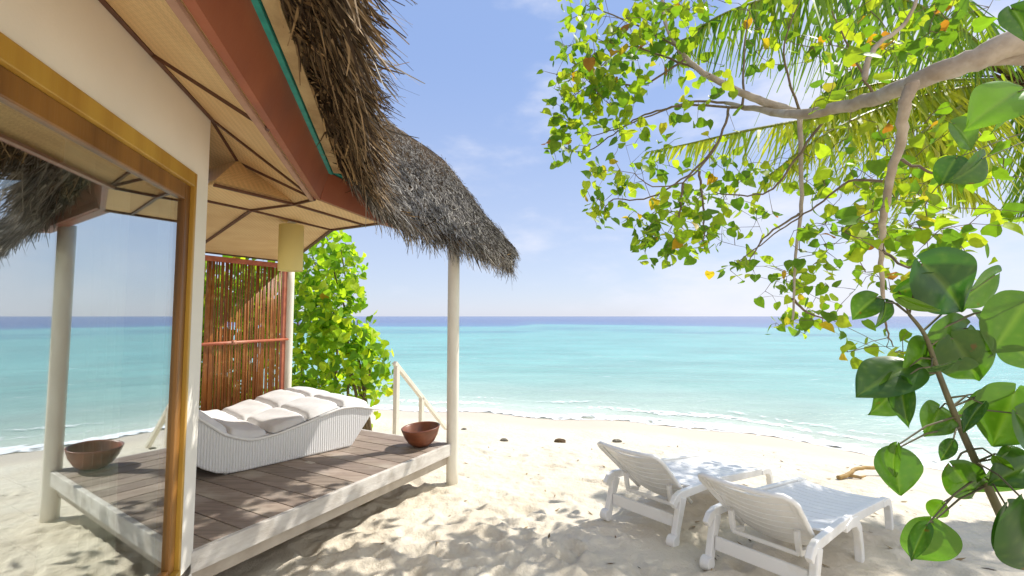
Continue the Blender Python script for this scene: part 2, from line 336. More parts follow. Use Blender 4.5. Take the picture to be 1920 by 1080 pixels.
# ------------------------------------------------------------------ ground, sea
SEA = -.5
def shore_y(x):
    x = np.asarray(x, dtype=float)
    q = 10.5 - .2 * x - .06 * x * x
    return np.where(x < -1.5, 10.665 - .02 * (x + 1.5), np.where(x > 6.5, 6.665 - .98 * (x - 6.5), q))
def shore_d(x, y):
    x = np.asarray(x, dtype=float)
    sl = np.where(x < -1.5, .02, np.where(x > 6.5, .98, .2 + .12 * x))
    d = (np.asarray(y, dtype=float) - shore_y(x)) / np.sqrt(1 + sl * sl)
    return d + .22 * np.sin(x * .9 + 1) + .12 * np.sin(x * 2.3)
def base_z(D):
    t = np.clip((D + 6.2) / 6.2, 0, 1)
    land = -.50 * (t ** 1.4)
    under = -.5 - .085 * D - .02 * np.clip(D, 0, 8) ** 1.2
    return np.where(D <= 0, land, np.maximum(under, -3.5))
def axis(lo, hi, step, far, growth=1.35):
    a = list(np.arange(lo, hi + 1e-6, step)); d = step; x = hi
    while x < far: d *= growth; x += d; a.append(x)
    d = step; x = lo; pre = []
    while x > -far: d *= growth; x -= d; pre.append(x)
    return np.array(pre[::-1] + a)
def grid_quads(nx, ny):
    i = np.arange(nx - 1)[:, None] * ny + np.arange(ny - 1)[None, :]
    return np.stack([i, i + ny, i + ny + 1, i + 1], -1).reshape(-1, 4)
xs = axis(-3.2, 6.6, .03, 6000, 1.15); ys = axis(1.4, 8.6, .03, 6000, 1.15)
X, Y = np.meshgrid(xs, ys, indexing='ij'); D = shore_d(X, Y)
Z = base_z(D)
dry = np.clip((-D - 1.6) / 2.2, 0, 1) * (np.abs(X) < 60) * (np.abs(Y) < 60)
rough = .040 * fbm(X * 1.3, Y * 1.9, 3, 3) + .026 * fbm(X * 4.3 + 5, Y * 6.6, 4, 9)
rid = 1 - np.abs(2 * vnoise(X * 2.7 + 9, Y * 4.1 + 3, 41) - 1)
rough += .016 * rid ** 3 * vnoise(X * .9, Y * .9, 77)
rid2 = 1 - np.abs(2 * vnoise(X * 6.1 + 2, Y * 10.3 + 7, 43) - 1); rough += .007 * rid2 ** 2 * (.3 + vnoise(X * 1.7, Y * 1.7, 78))
foot = np.zeros_like(Z)
for k in range(700):
    fx, fy = rng.uniform(-1.8, 6.5), rng.uniform(1.4, 6.6)
    if rng.random() < .4: fx, fy = rng.uniform(-1.6, 2.2), rng.uniform(1.6, 4.6)
    a = rng.uniform(0, 6.28); la, lb = rng.uniform(.09, .17), rng.uniform(.045, .085); dep = rng.uniform(.006, .022)
    i0, i1 = np.searchsorted(xs, [fx - .5, fx + .5]); j0, j1 = np.searchsorted(ys, [fy - .5, fy + .5])
    sx, sy = X[i0:i1, j0:j1] - fx, Y[i0:i1, j0:j1] - fy
    r2 = ((sx * math.cos(a) + sy * math.sin(a)) / la) ** 2 + ((-sx * math.sin(a) + sy * math.cos(a)) / lb) ** 2
    foot[i0:i1, j0:j1] += -dep * np.exp(-r2 ** 2.2) + dep * .55 * np.exp(-((np.sqrt(r2) - 1.35) / .32) ** 2)
Z = Z + dry * (rough + foot) + .012 * fbm(X * .8, Y * .8, 2, 5) * (np.abs(X) < 60)
def ground_z(x, y):
    i = min(max(np.searchsorted(xs, x), 0), len(xs) - 1); j = min(max(np.searchsorted(ys, y), 0), len(ys) - 1); return float(Z[i, j])
def on_ground(px, py):
    z = 0.0
    for _ in range(12):
        p = at_z(px, py, z); z = float(base_z(shore_d(p.x, p.y)))
    return V(p.x, p.y, ground_z(p.x, p.y))
def sandmat():
    m, nt, N, L, out = mat('coral_sand')
    p = N.new('ShaderNodeBsdfPrincipled'); p.inputs['Specular IOR Level'].default_value = .15
    a = N.new('ShaderNodeAttribute'); a.attribute_name = 'shore'
    tc = N.new('ShaderNodeTexCoord')
    n = N.new('ShaderNodeTexNoise'); n.inputs['Scale'].default_value = 1.8; n.inputs['Detail'].default_value = 10; L.new(tc.outputs['Object'], n.inputs['Vector'])
    r = N.new('ShaderNodeMapRange'); r.inputs[1].default_value = .35; r.inputs[2].default_value = .68; L.new(n.outputs['Fac'], r.inputs[0])
    mx = N.new('ShaderNodeMixRGB'); mx.inputs[1].default_value = (.72, .655, .535, 1); mx.inputs[2].default_value = (.66, .58, .455, 1); L.new(r.outputs[0], mx.inputs[0])
    # scattered specks of broken coral, leaf and shell
    vo = N.new('ShaderNodeTexVoronoi'); vo.inputs['Scale'].default_value = 26; L.new(tc.outputs['Object'], vo.inputs['Vector'])
    vs = N.new('ShaderNodeMapRange'); vs.inputs[1].default_value = .10; vs.inputs[2].default_value = .05; L.new(vo.outputs['Distance'], vs.inputs[0])
    vc = N.new('ShaderNodeSeparateXYZ'); L.new(vo.outputs['Color'], vc.inputs[0])
    gt = N.new('ShaderNodeMath'); gt.operation = 'GREATER_THAN'; gt.inputs[1].default_value = .90; L.new(vc.outputs[0], gt.inputs[0])
    mu = N.new('ShaderNodeMath'); mu.operation = 'MULTIPLY'; L.new(vs.outputs[0], mu.inputs[0]); L.new(gt.outputs[0], mu.inputs[1])
    m2 = N.new('ShaderNodeMixRGB'); m2.inputs[2].default_value = (.34, .25, .15, 1); L.new(mu.outputs[0], m2.inputs[0]); L.new(mx.outputs[0], m2.inputs[1])
    # wet by the waves near the water line
    nw = N.new('ShaderNodeTexNoise'); nw.inputs['Scale'].default_value = .8; L.new(tc.outputs['Object'], nw.inputs['Vector'])
    ad = N.new('ShaderNodeMath'); ad.operation = 'ADD'; L.new(a.outputs['Fac'], ad.inputs[0]); L.new(nw.outputs['Fac'], ad.inputs[1])
    wr = N.new('ShaderNodeMapRange'); wr.inputs[1].default_value = -1.25; wr.inputs[2].default_value = -.55; L.new(ad.outputs[0], wr.inputs[0])
    m3 = N.new('ShaderNodeMixRGB'); m3.inputs[2].default_value = (.60, .515, .40, 1); L.new(wr.outputs[0], m3.inputs[0]); L.new(m2.outputs[0], m3.inputs[1])
    L.new(m3.outputs[0], p.inputs['Base Color'])
    rr = N.new('ShaderNodeMapRange'); rr.inputs[3].default_value = .95; rr.inputs[4].default_value = .45; L.new(wr.outputs[0], rr.inputs[0]); L.new(rr.outputs[0], p.inputs['Roughness'])
    nb = N.new('ShaderNodeTexNoise'); nb.inputs['Scale'].default_value = 60; nb.inputs['Detail'].default_value = 8; nb.inputs['Roughness'].default_value = .7; L.new(tc.outputs['Object'], nb.inputs['Vector'])
    nb2 = N.new('ShaderNodeTexNoise'); nb2.inputs['Scale'].default_value = 11; nb2.inputs['Detail'].default_value = 6; L.new(tc.outputs['Object'], nb2.inputs['Vector'])
    sm = N.new('ShaderNodeMath'); sm.operation = 'MULTIPLY_ADD'; sm.inputs[1].default_value = 3; L.new(nb2.outputs['Fac'], sm.inputs[0]); L.new(nb.outputs['Fac'], sm.inputs[2])
    b = N.new('ShaderNodeBump'); b.inputs['Distance'].default_value = .012
    bs = N.new('ShaderNodeMapRange'); bs.inputs[3].default_value = .8; bs.inputs[4].default_value = .04; L.new(wr.outputs[0], bs.inputs[0]); L.new(bs.outputs[0], b.inputs['Strength'])
    L.new(sm.outputs[0], b.inputs['Height']); L.new(b.outputs[0], p.inputs['Normal'])
    L.new(p.outputs[0], out.inputs[0]); return m
sand = np_mesh('sand', np.stack([X, Y, Z], -1).reshape(-1, 3), grid_quads(len(xs), len(ys)), sandmat(), attr={'shore': D.ravel()})
tag(sand, 'pale cream coral sand with footprints sloping to the water', kind='structure')

def seamat():
    m, nt, N, L, out = mat('lagoon_water')
    p = N.new('ShaderNodeBsdfPrincipled'); p.inputs['Roughness'].default_value = .16; p.inputs['IOR'].default_value = 1.33; p.inputs['Specular IOR Level'].default_value = .24
    a = N.new('ShaderNodeAttribute'); a.attribute_name = 'shore'; tc = N.new('ShaderNodeTexCoord')
    mp = N.new('ShaderNodeMapping'); mp.inputs['Scale'].default_value = (.035, .14, 1); L.new(tc.outputs['Object'], mp.inputs[0])
    n = N.new('ShaderNodeTexNoise'); n.inputs['Scale'].default_value = 1.1; n.inputs['Detail'].default_value = 8; L.new(mp.outputs[0], n.inputs['Vector'])
    # depth bands wander with the seabed: shift the distance by the noise
    wob = N.new('ShaderNodeMath'); wob.operation = 'MULTIPLY_ADD'; wob.inputs[1].default_value = .5; wob.inputs[2].default_value = .75; L.new(n.outputs['Fac'], wob.inputs[0])
    dd = N.new('ShaderNodeMath'); dd.operation = 'MULTIPLY'; L.new(a.outputs['Fac'], dd.inputs[0]); L.new(wob.outputs[0], dd.inputs[1])
    sc = N.new('ShaderNodeMath'); sc.operation = 'DIVIDE'; sc.inputs[1].default_value = 160; L.new(dd.outputs[0], sc.inputs[0])
    sq = N.new('ShaderNodeMath'); sq.operation = 'POWER'; sq.inputs[1].default_value = .5; sq.use_clamp = True; L.new(sc.outputs[0], sq.inputs[0])
    cr = N.new('ShaderNodeValToRGB'); L.new(sq.outputs[0], cr.inputs[0]); e = cr.color_ramp.elements
    def P(d): return math.sqrt(d / 160)
    stops = [(0, (.60, .60, .49)), (2.5, (.40, .53, .45)), (7, (.24, .46, .405)), (18, (.15, .42, .385)), (40, (.115, .40, .365)), (82, (.085, .37, .37)), (98, (.015, .13, .30)), (150, (.006, .06, .24))]
    e[0].position = 0; e[0].color = (*stops[0][1], 1); e[1].position = 1; e[1].color = (*stops[-1][1], 1)
    for d, c in stops[1:-1]: x = e.new(P(d)); x.color = (*c, 1)
    # dark reef patches lie about sixty metres out
    mp2 = N.new('ShaderNodeMapping'); mp2.inputs['Scale'].default_value = (.05, .22, 1); mp2.inputs['Location'].default_value = (3, 1.3, 0); L.new(tc.outputs['Object'], mp2.inputs[0])
    n2 = N.new('ShaderNodeTexNoise'); n2.inputs['Scale'].default_value = 1.0; n2.inputs['Detail'].default_value = 5; L.new(mp2.outputs[0], n2.inputs['Vector'])
    r2 = N.new('ShaderNodeMapRange'); r2.inputs[1].default_value = .44; r2.inputs[2].default_value = .52; L.new(n2.outputs['Fac'], r2.inputs[0])
    b1 = N.new('ShaderNodeMapRange'); b1.inputs[1].default_value = 44; b1.inputs[2].default_value = 52; L.new(a.outputs['Fac'], b1.inputs[0])
    b2 = N.new('ShaderNodeMapRange'); b2.inputs[1].default_value = 74; b2.inputs[2].default_value = 62; L.new(a.outputs['Fac'], b2.inputs[0])
    mu = N.new('ShaderNodeMath'); mu.operation = 'MULTIPLY'; L.new(b1.outputs[0], mu.inputs[0]); L.new(b2.outputs[0], mu.inputs[1])
    mu2 = N.new('ShaderNodeMath'); mu2.operation = 'MULTIPLY'; L.new(mu.outputs[0], mu2.inputs[0]); L.new(r2.outputs[0], mu2.inputs[1])
    mu3 = N.new('ShaderNodeMath'); mu3.operation = 'MULTIPLY'; mu3.inputs[1].default_value = .75; L.new(mu2.outputs[0], mu3.inputs[0])
    mx = N.new('ShaderNodeMixRGB'); mx.inputs[2].default_value = (.03, .22, .27, 1); L.new(mu3.outputs[0], mx.inputs[0]); L.new(cr.outputs[0], mx.inputs[1])
    # drifting weed and cloudy sand: soft patches nearer in
    mp3 = N.new('ShaderNodeMapping'); mp3.inputs['Scale'].default_value = (.16, .42, 1); L.new(tc.outputs['Object'], mp3.inputs[0])
    n3 = N.new('ShaderNodeTexNoise'); n3.inputs['Scale'].default_value = 1.2; n3.inputs['Detail'].default_value = 7; L.new(mp3.outputs[0], n3.inputs['Vector'])
    r3 = N.new('ShaderNodeMapRange'); r3.inputs[1].default_value = .35; r3.inputs[2].default_value = .7; r3.inputs[3].default_value = 1.1; r3.inputs[4].default_value = .82; L.new(n3.outputs['Fac'], r3.inputs[0])
    m3 = N.new('ShaderNodeMixRGB'); m3.blend_type = 'MULTIPLY'; m3.inputs[0].default_value = 1; L.new(mx.outputs[0], m3.inputs[1]); L.new(r3.outputs[0], m3.inputs[2])
    mpc = N.new('ShaderNodeMapping'); mpc.inputs['Scale'].default_value = (.9, 3.4, 1); mpc.inputs['Rotation'].default_value = (0, 0, R(-14)); L.new(tc.outputs['Object'], mpc.inputs[0])
    nc = N.new('ShaderNodeTexNoise'); nc.inputs['Scale'].default_value = .9; nc.inputs['Detail'].default_value = 5; nc.inputs['Roughness'].default_value = .62; L.new(mpc.outputs[0], nc.inputs['Vector'])
    rc = N.new('ShaderNodeMapRange'); rc.inputs[1].default_value = .665; rc.inputs[2].default_value = .72; rc.inputs[4].default_value = .7; L.new(nc.outputs['Fac'], rc.inputs[0])
    m4 = N.new('ShaderNodeMixRGB'); m4.inputs[2].default_value = (.75, .80, .78, 1); L.new(rc.outputs[0], m4.inputs[0]); L.new(m3.outputs[0], m4.inputs[1]); m3 = m4
    L.new(m3.outputs[0], p.inputs['Base Color'])
    al = N.new('ShaderNodeMapRange'); al.inputs[1].default_value = -.12; al.inputs[2].default_value = .35; al.inputs[3].default_value = 0; al.inputs[4].default_value = 1; L.new(a.outputs['Fac'], al.inputs[0]); L.new(al.outputs[0], p.inputs['Alpha'])
    mpb = N.new('ShaderNodeMapping'); mpb.inputs['Scale'].default_value = (.55, 1.5, 1); mpb.inputs['Rotation'].default_value = (0, 0, R(-18)); L.new(tc.outputs['Object'], mpb.inputs[0])
    nb = N.new('ShaderNodeTexNoise'); nb.inputs['Scale'].default_value = 2.2; nb.inputs['Detail'].default_value = 7; nb.inputs['Roughness'].default_value = .6; L.new(mpb.outputs[0], nb.inputs['Vector'])
    b = N.new('ShaderNodeBump'); b.inputs['Strength'].default_value = .55; b.inputs['Distance'].default_value = .16; L.new(nb.outputs['Fac'], b.inputs['Height']); L.new(b.outputs[0], p.inputs['Normal'])
    L.new(p.outputs[0], out.inputs[0]); return m
# the water sheet follows the shoreline: u along it, d away from it
us = axis(-10, 14, .12, 9000, 1.3); ds = [-.6]; st = .06
while ds[-1] < 9000: ds.append(ds[-1] + st); st *= 1.035 if ds[-1] < 30 else 1.25
ds = np.array(ds); U, DD = np.meshgrid(us, ds, indexing='ij')
SX = U; SY = shore_y(np.clip(U, -60, 60)) + DD * np.where(np.abs(U) < 60, 1.12, 1.12)
SD_ = shore_d(np.clip(SX, -60, 60), SY)
near = np.exp(-np.clip(DD, 0, None) / 9) * (np.abs(U) < 40) * np.clip((DD - .5) / 2, 0, 1)
swell = .035 * np.sin(SD_ * 2.1 + 1.4 * np.sin(U * .5)) * near + .03 * fbm(U * .7, DD * 1.5, 3, 21) * near
SZ = SEA + swell
sea = np_mesh('sea', np.stack([SX, SY, SZ], -1).reshape(-1, 3), grid_quads(len(us), len(ds)), seamat(), attr={'shore': SD_.ravel()})
tag(sea, 'turquoise lagoon water turning deep blue at the horizon', kind='structure')

def foammat():
    m, nt, N, L, out = mat('surf_foam')
    d = N.new('ShaderNodeBsdfDiffuse'); d.inputs[0].default_value = (.86, .87, .87, 1); t = N.new('ShaderNodeBsdfTransparent')
    a = N.new('ShaderNodeAttribute'); a.attribute_name = 'cover'; tc = N.new('ShaderNodeTexCoord')
    n0 = N.new('ShaderNodeTexNoise'); n0.inputs['Scale'].default_value = 2.2; n0.inputs['Detail'].default_value = 6; L.new(tc.outputs['Object'], n0.inputs['Vector'])
    v = N.new('ShaderNodeTexVoronoi'); v.feature = 'DISTANCE_TO_EDGE'; v.inputs['Scale'].default_value = 5
    mxv = N.new('ShaderNodeMixRGB'); mxv.inputs[0].default_value = .35; L.new(tc.outputs['Object'], mxv.inputs[1]); L.new(n0.outputs['Color'], mxv.inputs[2]); L.new(mxv.outputs[0], v.inputs['Vector'])
    n = N.new('ShaderNodeTexNoise'); n.inputs['Scale'].default_value = 7; n.inputs['Detail'].default_value = 9; n.inputs['Roughness'].default_value = .65; L.new(tc.outputs['Object'], n.inputs['Vector'])
    k = N.new('ShaderNodeMath'); k.operation = 'MULTIPLY_ADD'; k.inputs[1].default_value = -1.5; L.new(v.outputs['Distance'], k.inputs[0]); L.new(n.outputs['Fac'], k.inputs[2])
    s = N.new('ShaderNodeMath'); s.operation = 'ADD'; L.new(a.outputs['Fac'], s.inputs[0]); L.new(k.outputs[0], s.inputs[1])
    r = N.new('ShaderNodeMapRange'); r.inputs[1].default_value = .84; r.inputs[2].default_value = 1.22; L.new(s.outputs[0], r.inputs[0])
    b = N.new('ShaderNodeBump'); b.inputs['Strength'].default_value = .3; b.inputs['Distance'].default_value = .02; L.new(n.outputs['Fac'], b.inputs['Height']); L.new(b.outputs[0], d.inputs['Normal'])
    mx = N.new('ShaderNodeMixShader'); L.new(r.outputs[0], mx.inputs[0]); L.new(t.outputs[0], mx.inputs[1]); L.new(d.outputs[0], mx.inputs[2]); L.new(mx.outputs[0], out.inputs[0]); return m
uf = np.arange(-9, 13, .03); vf = np.linspace(-.45, 3.6, 82); FU, FV = np.meshgrid(uf, vf, indexing='ij')
FX = FU; FY = shore_y(FU) + FV * 1.12; FD = shore_d(FX, FY)
wid = .75 + .55 * vnoise(FU * .55, FU * 0, 5) + .35 * np.clip((FU - 1) / 4, 0, 1)
cov = np.exp(-((FD - .22) / (.42 * wid)) ** 2) * 1.05
cov = np.maximum(cov, np.exp(-((FD - .85 - .4 * vnoise(FU * .3, FU * 0, 8)) / .28) ** 2) * (.45 + .5 * vnoise(FU * .8, FU * 0 + 3, 12)))
cov = np.maximum(cov, np.exp(-((FD - 1.9) / .22) ** 2) * (.25 + .40 * vnoise(FU * .7, FU * 0 + 9, 15)))
def sand_at(px, py):
    i = np.clip(np.searchsorted(xs, px) - 1, 0, len(xs) - 2); j = np.clip(np.searchsorted(ys, py) - 1, 0, len(ys) - 2)
    fx = (px - xs[i]) / (xs[i + 1] - xs[i]); fy = (py - ys[j]) / (ys[j + 1] - ys[j])
    return (Z[i, j] * (1 - fx) + Z[i + 1, j] * fx) * (1 - fy) + (Z[i, j + 1] * (1 - fx) + Z[i + 1, j + 1] * fx) * fy
FZ = np.maximum(SEA + .003, sand_at(FX, FY) + .005) + .018 * cov * (vnoise(FU * 9, FV * 9, 33) + .6 * vnoise(FU * 3, FV * 5, 31)) * np.clip((FD + .2) * 3, 0, 1)
foam = np_mesh('surf_foam', np.stack([FX, FY, FZ], -1).reshape(-1, 3), grid_quads(len(uf), len(vf)), foammat(), attr={'cover': cov.ravel()})
tag(foam, 'white lacy foam of small waves breaking on the sand', kind='stuff')

# ------------------------------------------------------------------ villa
w1 = V(-.2504, .9681, 0); nrm1 = V(.9681, .2504, 0)                 # window wall direction and outward normal
K1 = V(-1.76, 2.614, 0)                                              # its far corner, on the outer face
dd_ = V(.4695, .8829, 0); pp_ = V(.8829, -.4695, 0)                 # porch direction (out) and its right-hand normal
def rot(v, deg): a = R(deg); return V(v.x * math.cos(a) - v.y * math.sin(a), v.x * math.sin(a) + v.y * math.cos(a), 0)
SIDE = 3.4
corners = [K1]; dcur = rot(w1, 45)
for k in range(6): corners.append(corners[-1] + dcur * SIDE); dcur = rot(dcur, 45)
corners.append(K1 - w1 * SIDE)                                       # 8 corners, going anticlockwise
villa = thing('beach_villa', (-5.3, 0.1, 0), 'cream walled beach villa with thatched roof, red-brown fascia and a large window', 'villa')
WT = 2.86
mb = MB()
def wallseg(a, b, z0, z1, th=.16, inset=0):
    t = (b - a); n = V(t.y, -t.x, 0).normalized(); c = (a + b) / 2 - n * (th / 2 + inset); c.z = (z0 + z1) / 2
    mb.obox(c, t / 2, n * th / 2, V(0, 0, (z1 - z0) / 2))
def W1(t, off=0, z=0): p = K1 - w1 * t + nrm1 * off; return V(p.x, p.y, z)
TW0, TW1, ZW0, ZW1 = .178, 2.65, .36, 2.468
wallseg(W1(TW0), W1(0), -.3, WT); wallseg(W1(SIDE), W1(TW1), -.3, WT)
wallseg(W1(TW1), W1(TW0), ZW1, WT); wallseg(W1(TW1), W1(TW0), -.3, ZW0)
for i in range(7):
    a, b = corners[i], corners[i + 1]; t = (b - a).normalized()
    wallseg(a + t * (.066 if i == 0 else .002), b - t * .002, -.3, WT)
mb.build('wall', M['plaster'], villa)
mb = MB(); mb.prism([V(c.x, c.y, .30) for c in corners], V(0, 0, .05)); mb.build('floor', M['interior_floor'], villa)
# window
mb = MB()
fo = .012                                                            # casing stands proud of the plaster
def wbar(t0, t1, z0, z1, o0, o1): 
    a = W1((t0 + t1) / 2, (o0 + o1) / 2, (z0 + z1) / 2); mb.obox(a, w1 * abs(t1 - t0) / 2, nrm1 * abs(o1 - o0) / 2, V(0, 0, abs(z1 - z0) / 2))
FWv = .05
wbar(TW0, TW0 + .024, ZW0, ZW1, -.10, fo); wbar(TW1 - .024, TW1, ZW0, ZW1, -.10, fo)
wbar(TW0 + .024, TW1 - .024, ZW1 - .075, ZW1, -.10, fo); wbar(TW0 + .024, TW1 - .024, ZW0, ZW0 + .05, -.10, fo + .01)
window = mb.build('window', M['wood_yellow'], villa, bevel=.004)
def sub(mbx, name, m, par, **k):
    o = mbx.build(name, m, None, **k)
    me = o.data; off = par.matrix_basis.translation + (par.parent.matrix_basis.translation if par.parent else V(0, 0, 0))
    for v in me.vertices: v.co -= off
    o.parent = par; return o
mb = MB()
g0, g1, gz0, gz1 = TW0 + .024, TW1 - .024, ZW0 + .05, ZW1 - .075; sw = .062
wbar(g0, g0 + sw, gz0, gz1, -.06, -.008); wbar(g1 - sw, g1, gz0, gz1, -.06, -.008)
wbar(g0 + sw, g1 - sw, gz1 - .085, gz1, -.06, -.008); wbar(g0 + sw, g1 - sw, gz0, gz0 + .03, -.06, -.008)
sub(mb, 'sash', M['wood_brown'], window, bevel=.005)
mb = MB(); wbar(g0 + sw - .01, g1 - sw + .01, gz0 + .02, gz1 - .075, -.032, -.026); sub(mb, 'pane', M['glass'], window)
# porch and eave key points
C = V(-1.29, 2.96, 2.47); E = V(-1.10, 3.75, 2.47); G = V(-.334, 5.22, 2.47)
P0 = V(-1.76, 2.614, WT); N1 = V(-1.81, 2.98, 2.72); N2 = V(-1.50, 3.117, 2.475); N3 = V(-1.895, 3.29, 2.475)
N4 = V(-1.60, 4.03, 2.47); FP = V(-2.98, 6.10, 2.43); MS = FP - dd_ * 1.75; MS.z = 2.43
L1 = V(-2.33, 3.28, 2.72); L2 = N2 - dd_ * .53; L3 = N3 - dd_ * .5; W2 = corners[0] + rot(w1, 45) * 2.4; W2.z = 2.5
B2 = E.lerp(N4, .27); C0 = C - w1 * 4.6
mb = MB()
for poly in ([P0, C, N1], [P0, N1, L1], [N1, C, N2], [N1, N2, L2], [N1, L2, L1], [L2, N2, N3, L3], [L3, N3, MS, W2], [N3, N4, FP, MS], [N2, B2, N4, N3], [C, E, B2, N2]):
    mb.prism([p.copy() for p in poly], V(0, 0, .018))
PW0 = P0 - w1 * 4.2
mb.prism([P0, PW0, C0, C], V(0, 0, .018))
ceil = mb.build('ceiling', M['woven'], villa)
mb = MB()
dz = V(0, 0, -.006)
for a, b, w in ((P0, C, .016), (P0, N1, .014), (N1, C, .014), (N1, L1, .014), (L2, N2, .018), (N2, B2, .018), (L3, N3, .014), (N3, N4, .014), (C, N2, .014), (N2, N3, .014), (N3, MS.lerp(FP, .32), .022), (E, N4, .03), (N4, FP, .03), (MS, FP, .03)):
    mb.bar(a + dz, b + dz, w, .016)
for k in (.68, 2.0, 3.3):                                  # battens run obliquely over the eave soffit
    a = P0 - w1 * (k + .0); b = C - w1 * (k * 1.05 + .45); mb.bar(a + dz, b + dz, .02, .016)
mb.bar(P0 + dz + nrm1 * .008, PW0 + dz + nrm1 * .008, .025, .03)
sub(mb, 'batten', M['batten'], ceil)
mb = MB(); tin = V(0, 0, -.008)
mb.bar(C - nrm1 * .02 + tin, C0 - nrm1 * .02 + tin, .024, .016); sub(mb, 'edge_trim', M['trim'], ceil)
# fascia boards lean outwards a little
mb = MB()
nCE = V((E - C).y, -(E - C).x, 0).normalized(); nEG = V((G - E).y, -(G - E).x, 0).normalized()
def fboard(a, b, n, h0, h1, lean=.055, th=.03):
    lo = V(0, 0, -.004)
    q = [a + lo, b + lo, b + n * lean + V(0, 0, h1), a + n * lean + V(0, 0, h0)]
    mb.prism(q, n * th)
fboard(C0, C, nrm1, .165, .17); fboard(C + (E - C) * .02, E, nCE, .17, .18); fboard(E, G + (G - E) * .01, nEG, .18, .17)
fas = mb.build('fascia', M['fascia'], villa)
mb = MB(); up = V(0, 0, .178) + nrm1 * .082
mb.bar(C0 + up, C + up, .045, .024); mb.bar(C + V(0, 0, .192) + nCE * .085, E + V(0, 0, .195) + nCE * .085, .04, .02)
sub(mb, 'membrane', M['teal'], fas)
mb = MB(); up = V(0, 0, .192) + nrm1 * .135; mb.bar(C0 + up, C + up, .05, .03); sub(mb, 'thatch_batten', M['thatch_batten'], fas)
mb = MB(); mb.bar(G + V(0, 0, .05), E + V(0, 0, .05), .10, .10); 
mb.build('roof_beam', M['fascia'], villa)

# thatch: a closed body lofted along the eave, dressed with thousands of straws
n1_ = nrm1
FT, LB, TP, BK = [], [], [], []                                       # fascia top, lip, top line, back line
for k in range(9):                                                    # the window-side eave
    s = 4.6 * (1 - k / 8); b = C - w1 * s
    FT.append(b + n1_ * .15 + V(0, 0, .205)); LB.append(b + n1_ * (.345 + .035 * k / 8) + V(0, 0, .17 - .13 * (k / 8) ** 3)); TP.append(b - n1_ * 1.0 + V(0, 0, 1.15) + w1 * .25 * (k / 8)); BK.append(b - n1_ * .6 + V(0, 0, .45))
def AB(a, b, t): return a.lerp(b, t)
def eaveP(b, n, out, zl, zt, tp, bk, ft=.20):
    FT.append(b + n * .07 + V(0, 0, ft)); LB.append(b + n * out + V(0, 0, zl)); TP.append(tp); BK.append(bk)
S = lambda px, py, Y_: at(px, py, Y_)
eaveP(AB(C, E, .35), nCE, .37, .00, 0, V(-1.62, 4.02, 3.72), V(-1.6, 3.5, 2.6))
eaveP(AB(C, E, .75), nCE, .34, -.01, 0, S(690, 222, 4.9), V(-1.5, 3.8, 2.6))
eaveP(AB(E, G, .0), nEG, .31, -.02, 0, S(735, 237, 5.4), V(-1.3, 3.95, 2.6))
eaveP(AB(E, G, .22), nEG, .29, -.03, 0, S(780, 265, 5.75), AB(E, G, .22) - nEG * .15 + V(0, 0, .15))
eaveP(AB(E, G, .45), nEG, .28, -.045, 0, S(832, 302, 5.8), AB(E, G, .45) - nEG * .15 + V(0, 0, .15))
eaveP(AB(E, G, .68), nEG, .27, -.06, 0, S(876, 358, 5.55), AB(E, G, .68) - nEG * .12 + V(0, 0, .14))
eaveP(AB(E, G, .88), nEG, .27, -.08, 0, S(912, 410, 5.35), AB(E, G, .88) - nEG * .1 + V(0, 0, .12), .17)
eaveP(AB(E, G, 1.0), nEG, .27, -.10, 0, S(945, 445, 5.38), AB(E, G, 1.03) - nEG * .06 + V(0, 0, .10), .14)
eaveP(AB(E, G, 1.07), nEG, .30, -.13, 0, S(974, 484, 5.34), AB(E, G, 1.05) - nEG * .0 + V(0, 0, .05), .08)
lines = [np.array([list(p) for p in q]) for q in (FT, LB, TP, BK)]
def resample(a, n):
    d = np.r_[0, np.cumsum(np.linalg.norm(np.diff(lines[1], axis=0), axis=1))]; t = np.linspace(0, d[-1], n)
    return np.stack([np.interp(t, d, a[:, k]) for k in range(3)], 1)
NS = 220; FTs, LBs, TPs, BKs = [resample(a, NS) for a in lines]
iCore = int(np.argmin(np.linalg.norm(LBs - np.array(LB[8]), axis=1)))
def up_pt(i, v):                                                      # point on the upper face, v 0 at lip, 1 at top
    i = np.clip(i, 0, NS - 1.001); k = np.floor(i).astype(int); f = (i - k)[:, None]
    lip = LBs[k] * (1 - f) + LBs[k + 1] * f; top = TPs[k] * (1 - f) + TPs[k + 1] * f; v = v[:, None]
    p = lip * (1 - v) + top * v; h = np.linalg.norm(top - lip, axis=1)[:, None]
    lift = np.sin(np.clip(v, 0, 1) * math.pi) * .10 * np.minimum(h, 1) + .10 * np.clip(v * 8, 0, 1)
    p[:, 2] += lift[:, 0] * np.where(i < iCore, .8, .25)
    return p
def un_pt(i, v):
    i = np.clip(i, 0, NS - 1.001); k = np.floor(i).astype(int); f = (i - k)[:, None]; v = v[:, None]
    a = FTs[k] * (1 - f) + FTs[k + 1] * f; b = LBs[k] * (1 - f) + LBs[k + 1] * f
    return a * (1 - v) + b * v
rows = []
ii = np.arange(NS).astype(float)
for v in (0, .5): rows.append(un_pt(ii, np.full(NS, v)))
for v in np.linspace(0, 1, 14): rows.append(up_pt(ii, np.full(NS, v)))
rows.append(BKs)
A = np.stack(rows, 1); A = A + (.03 * fbm(A[..., 0] * 7 + A[..., 2] * 5, A[..., 1] * 7, 3, 2))[..., None]
nr = A.shape[1]; q = grid_quads(NS, nr)
cl = np.array([[i * nr + nr - 1, (i + 1) * nr + nr - 1, (i + 1) * nr, i * nr] for i in range(NS - 1)])
roof = np_mesh('roof', A.reshape(-1, 3), np.concatenate([q, cl]), M['thatch_core'], parent=villa)
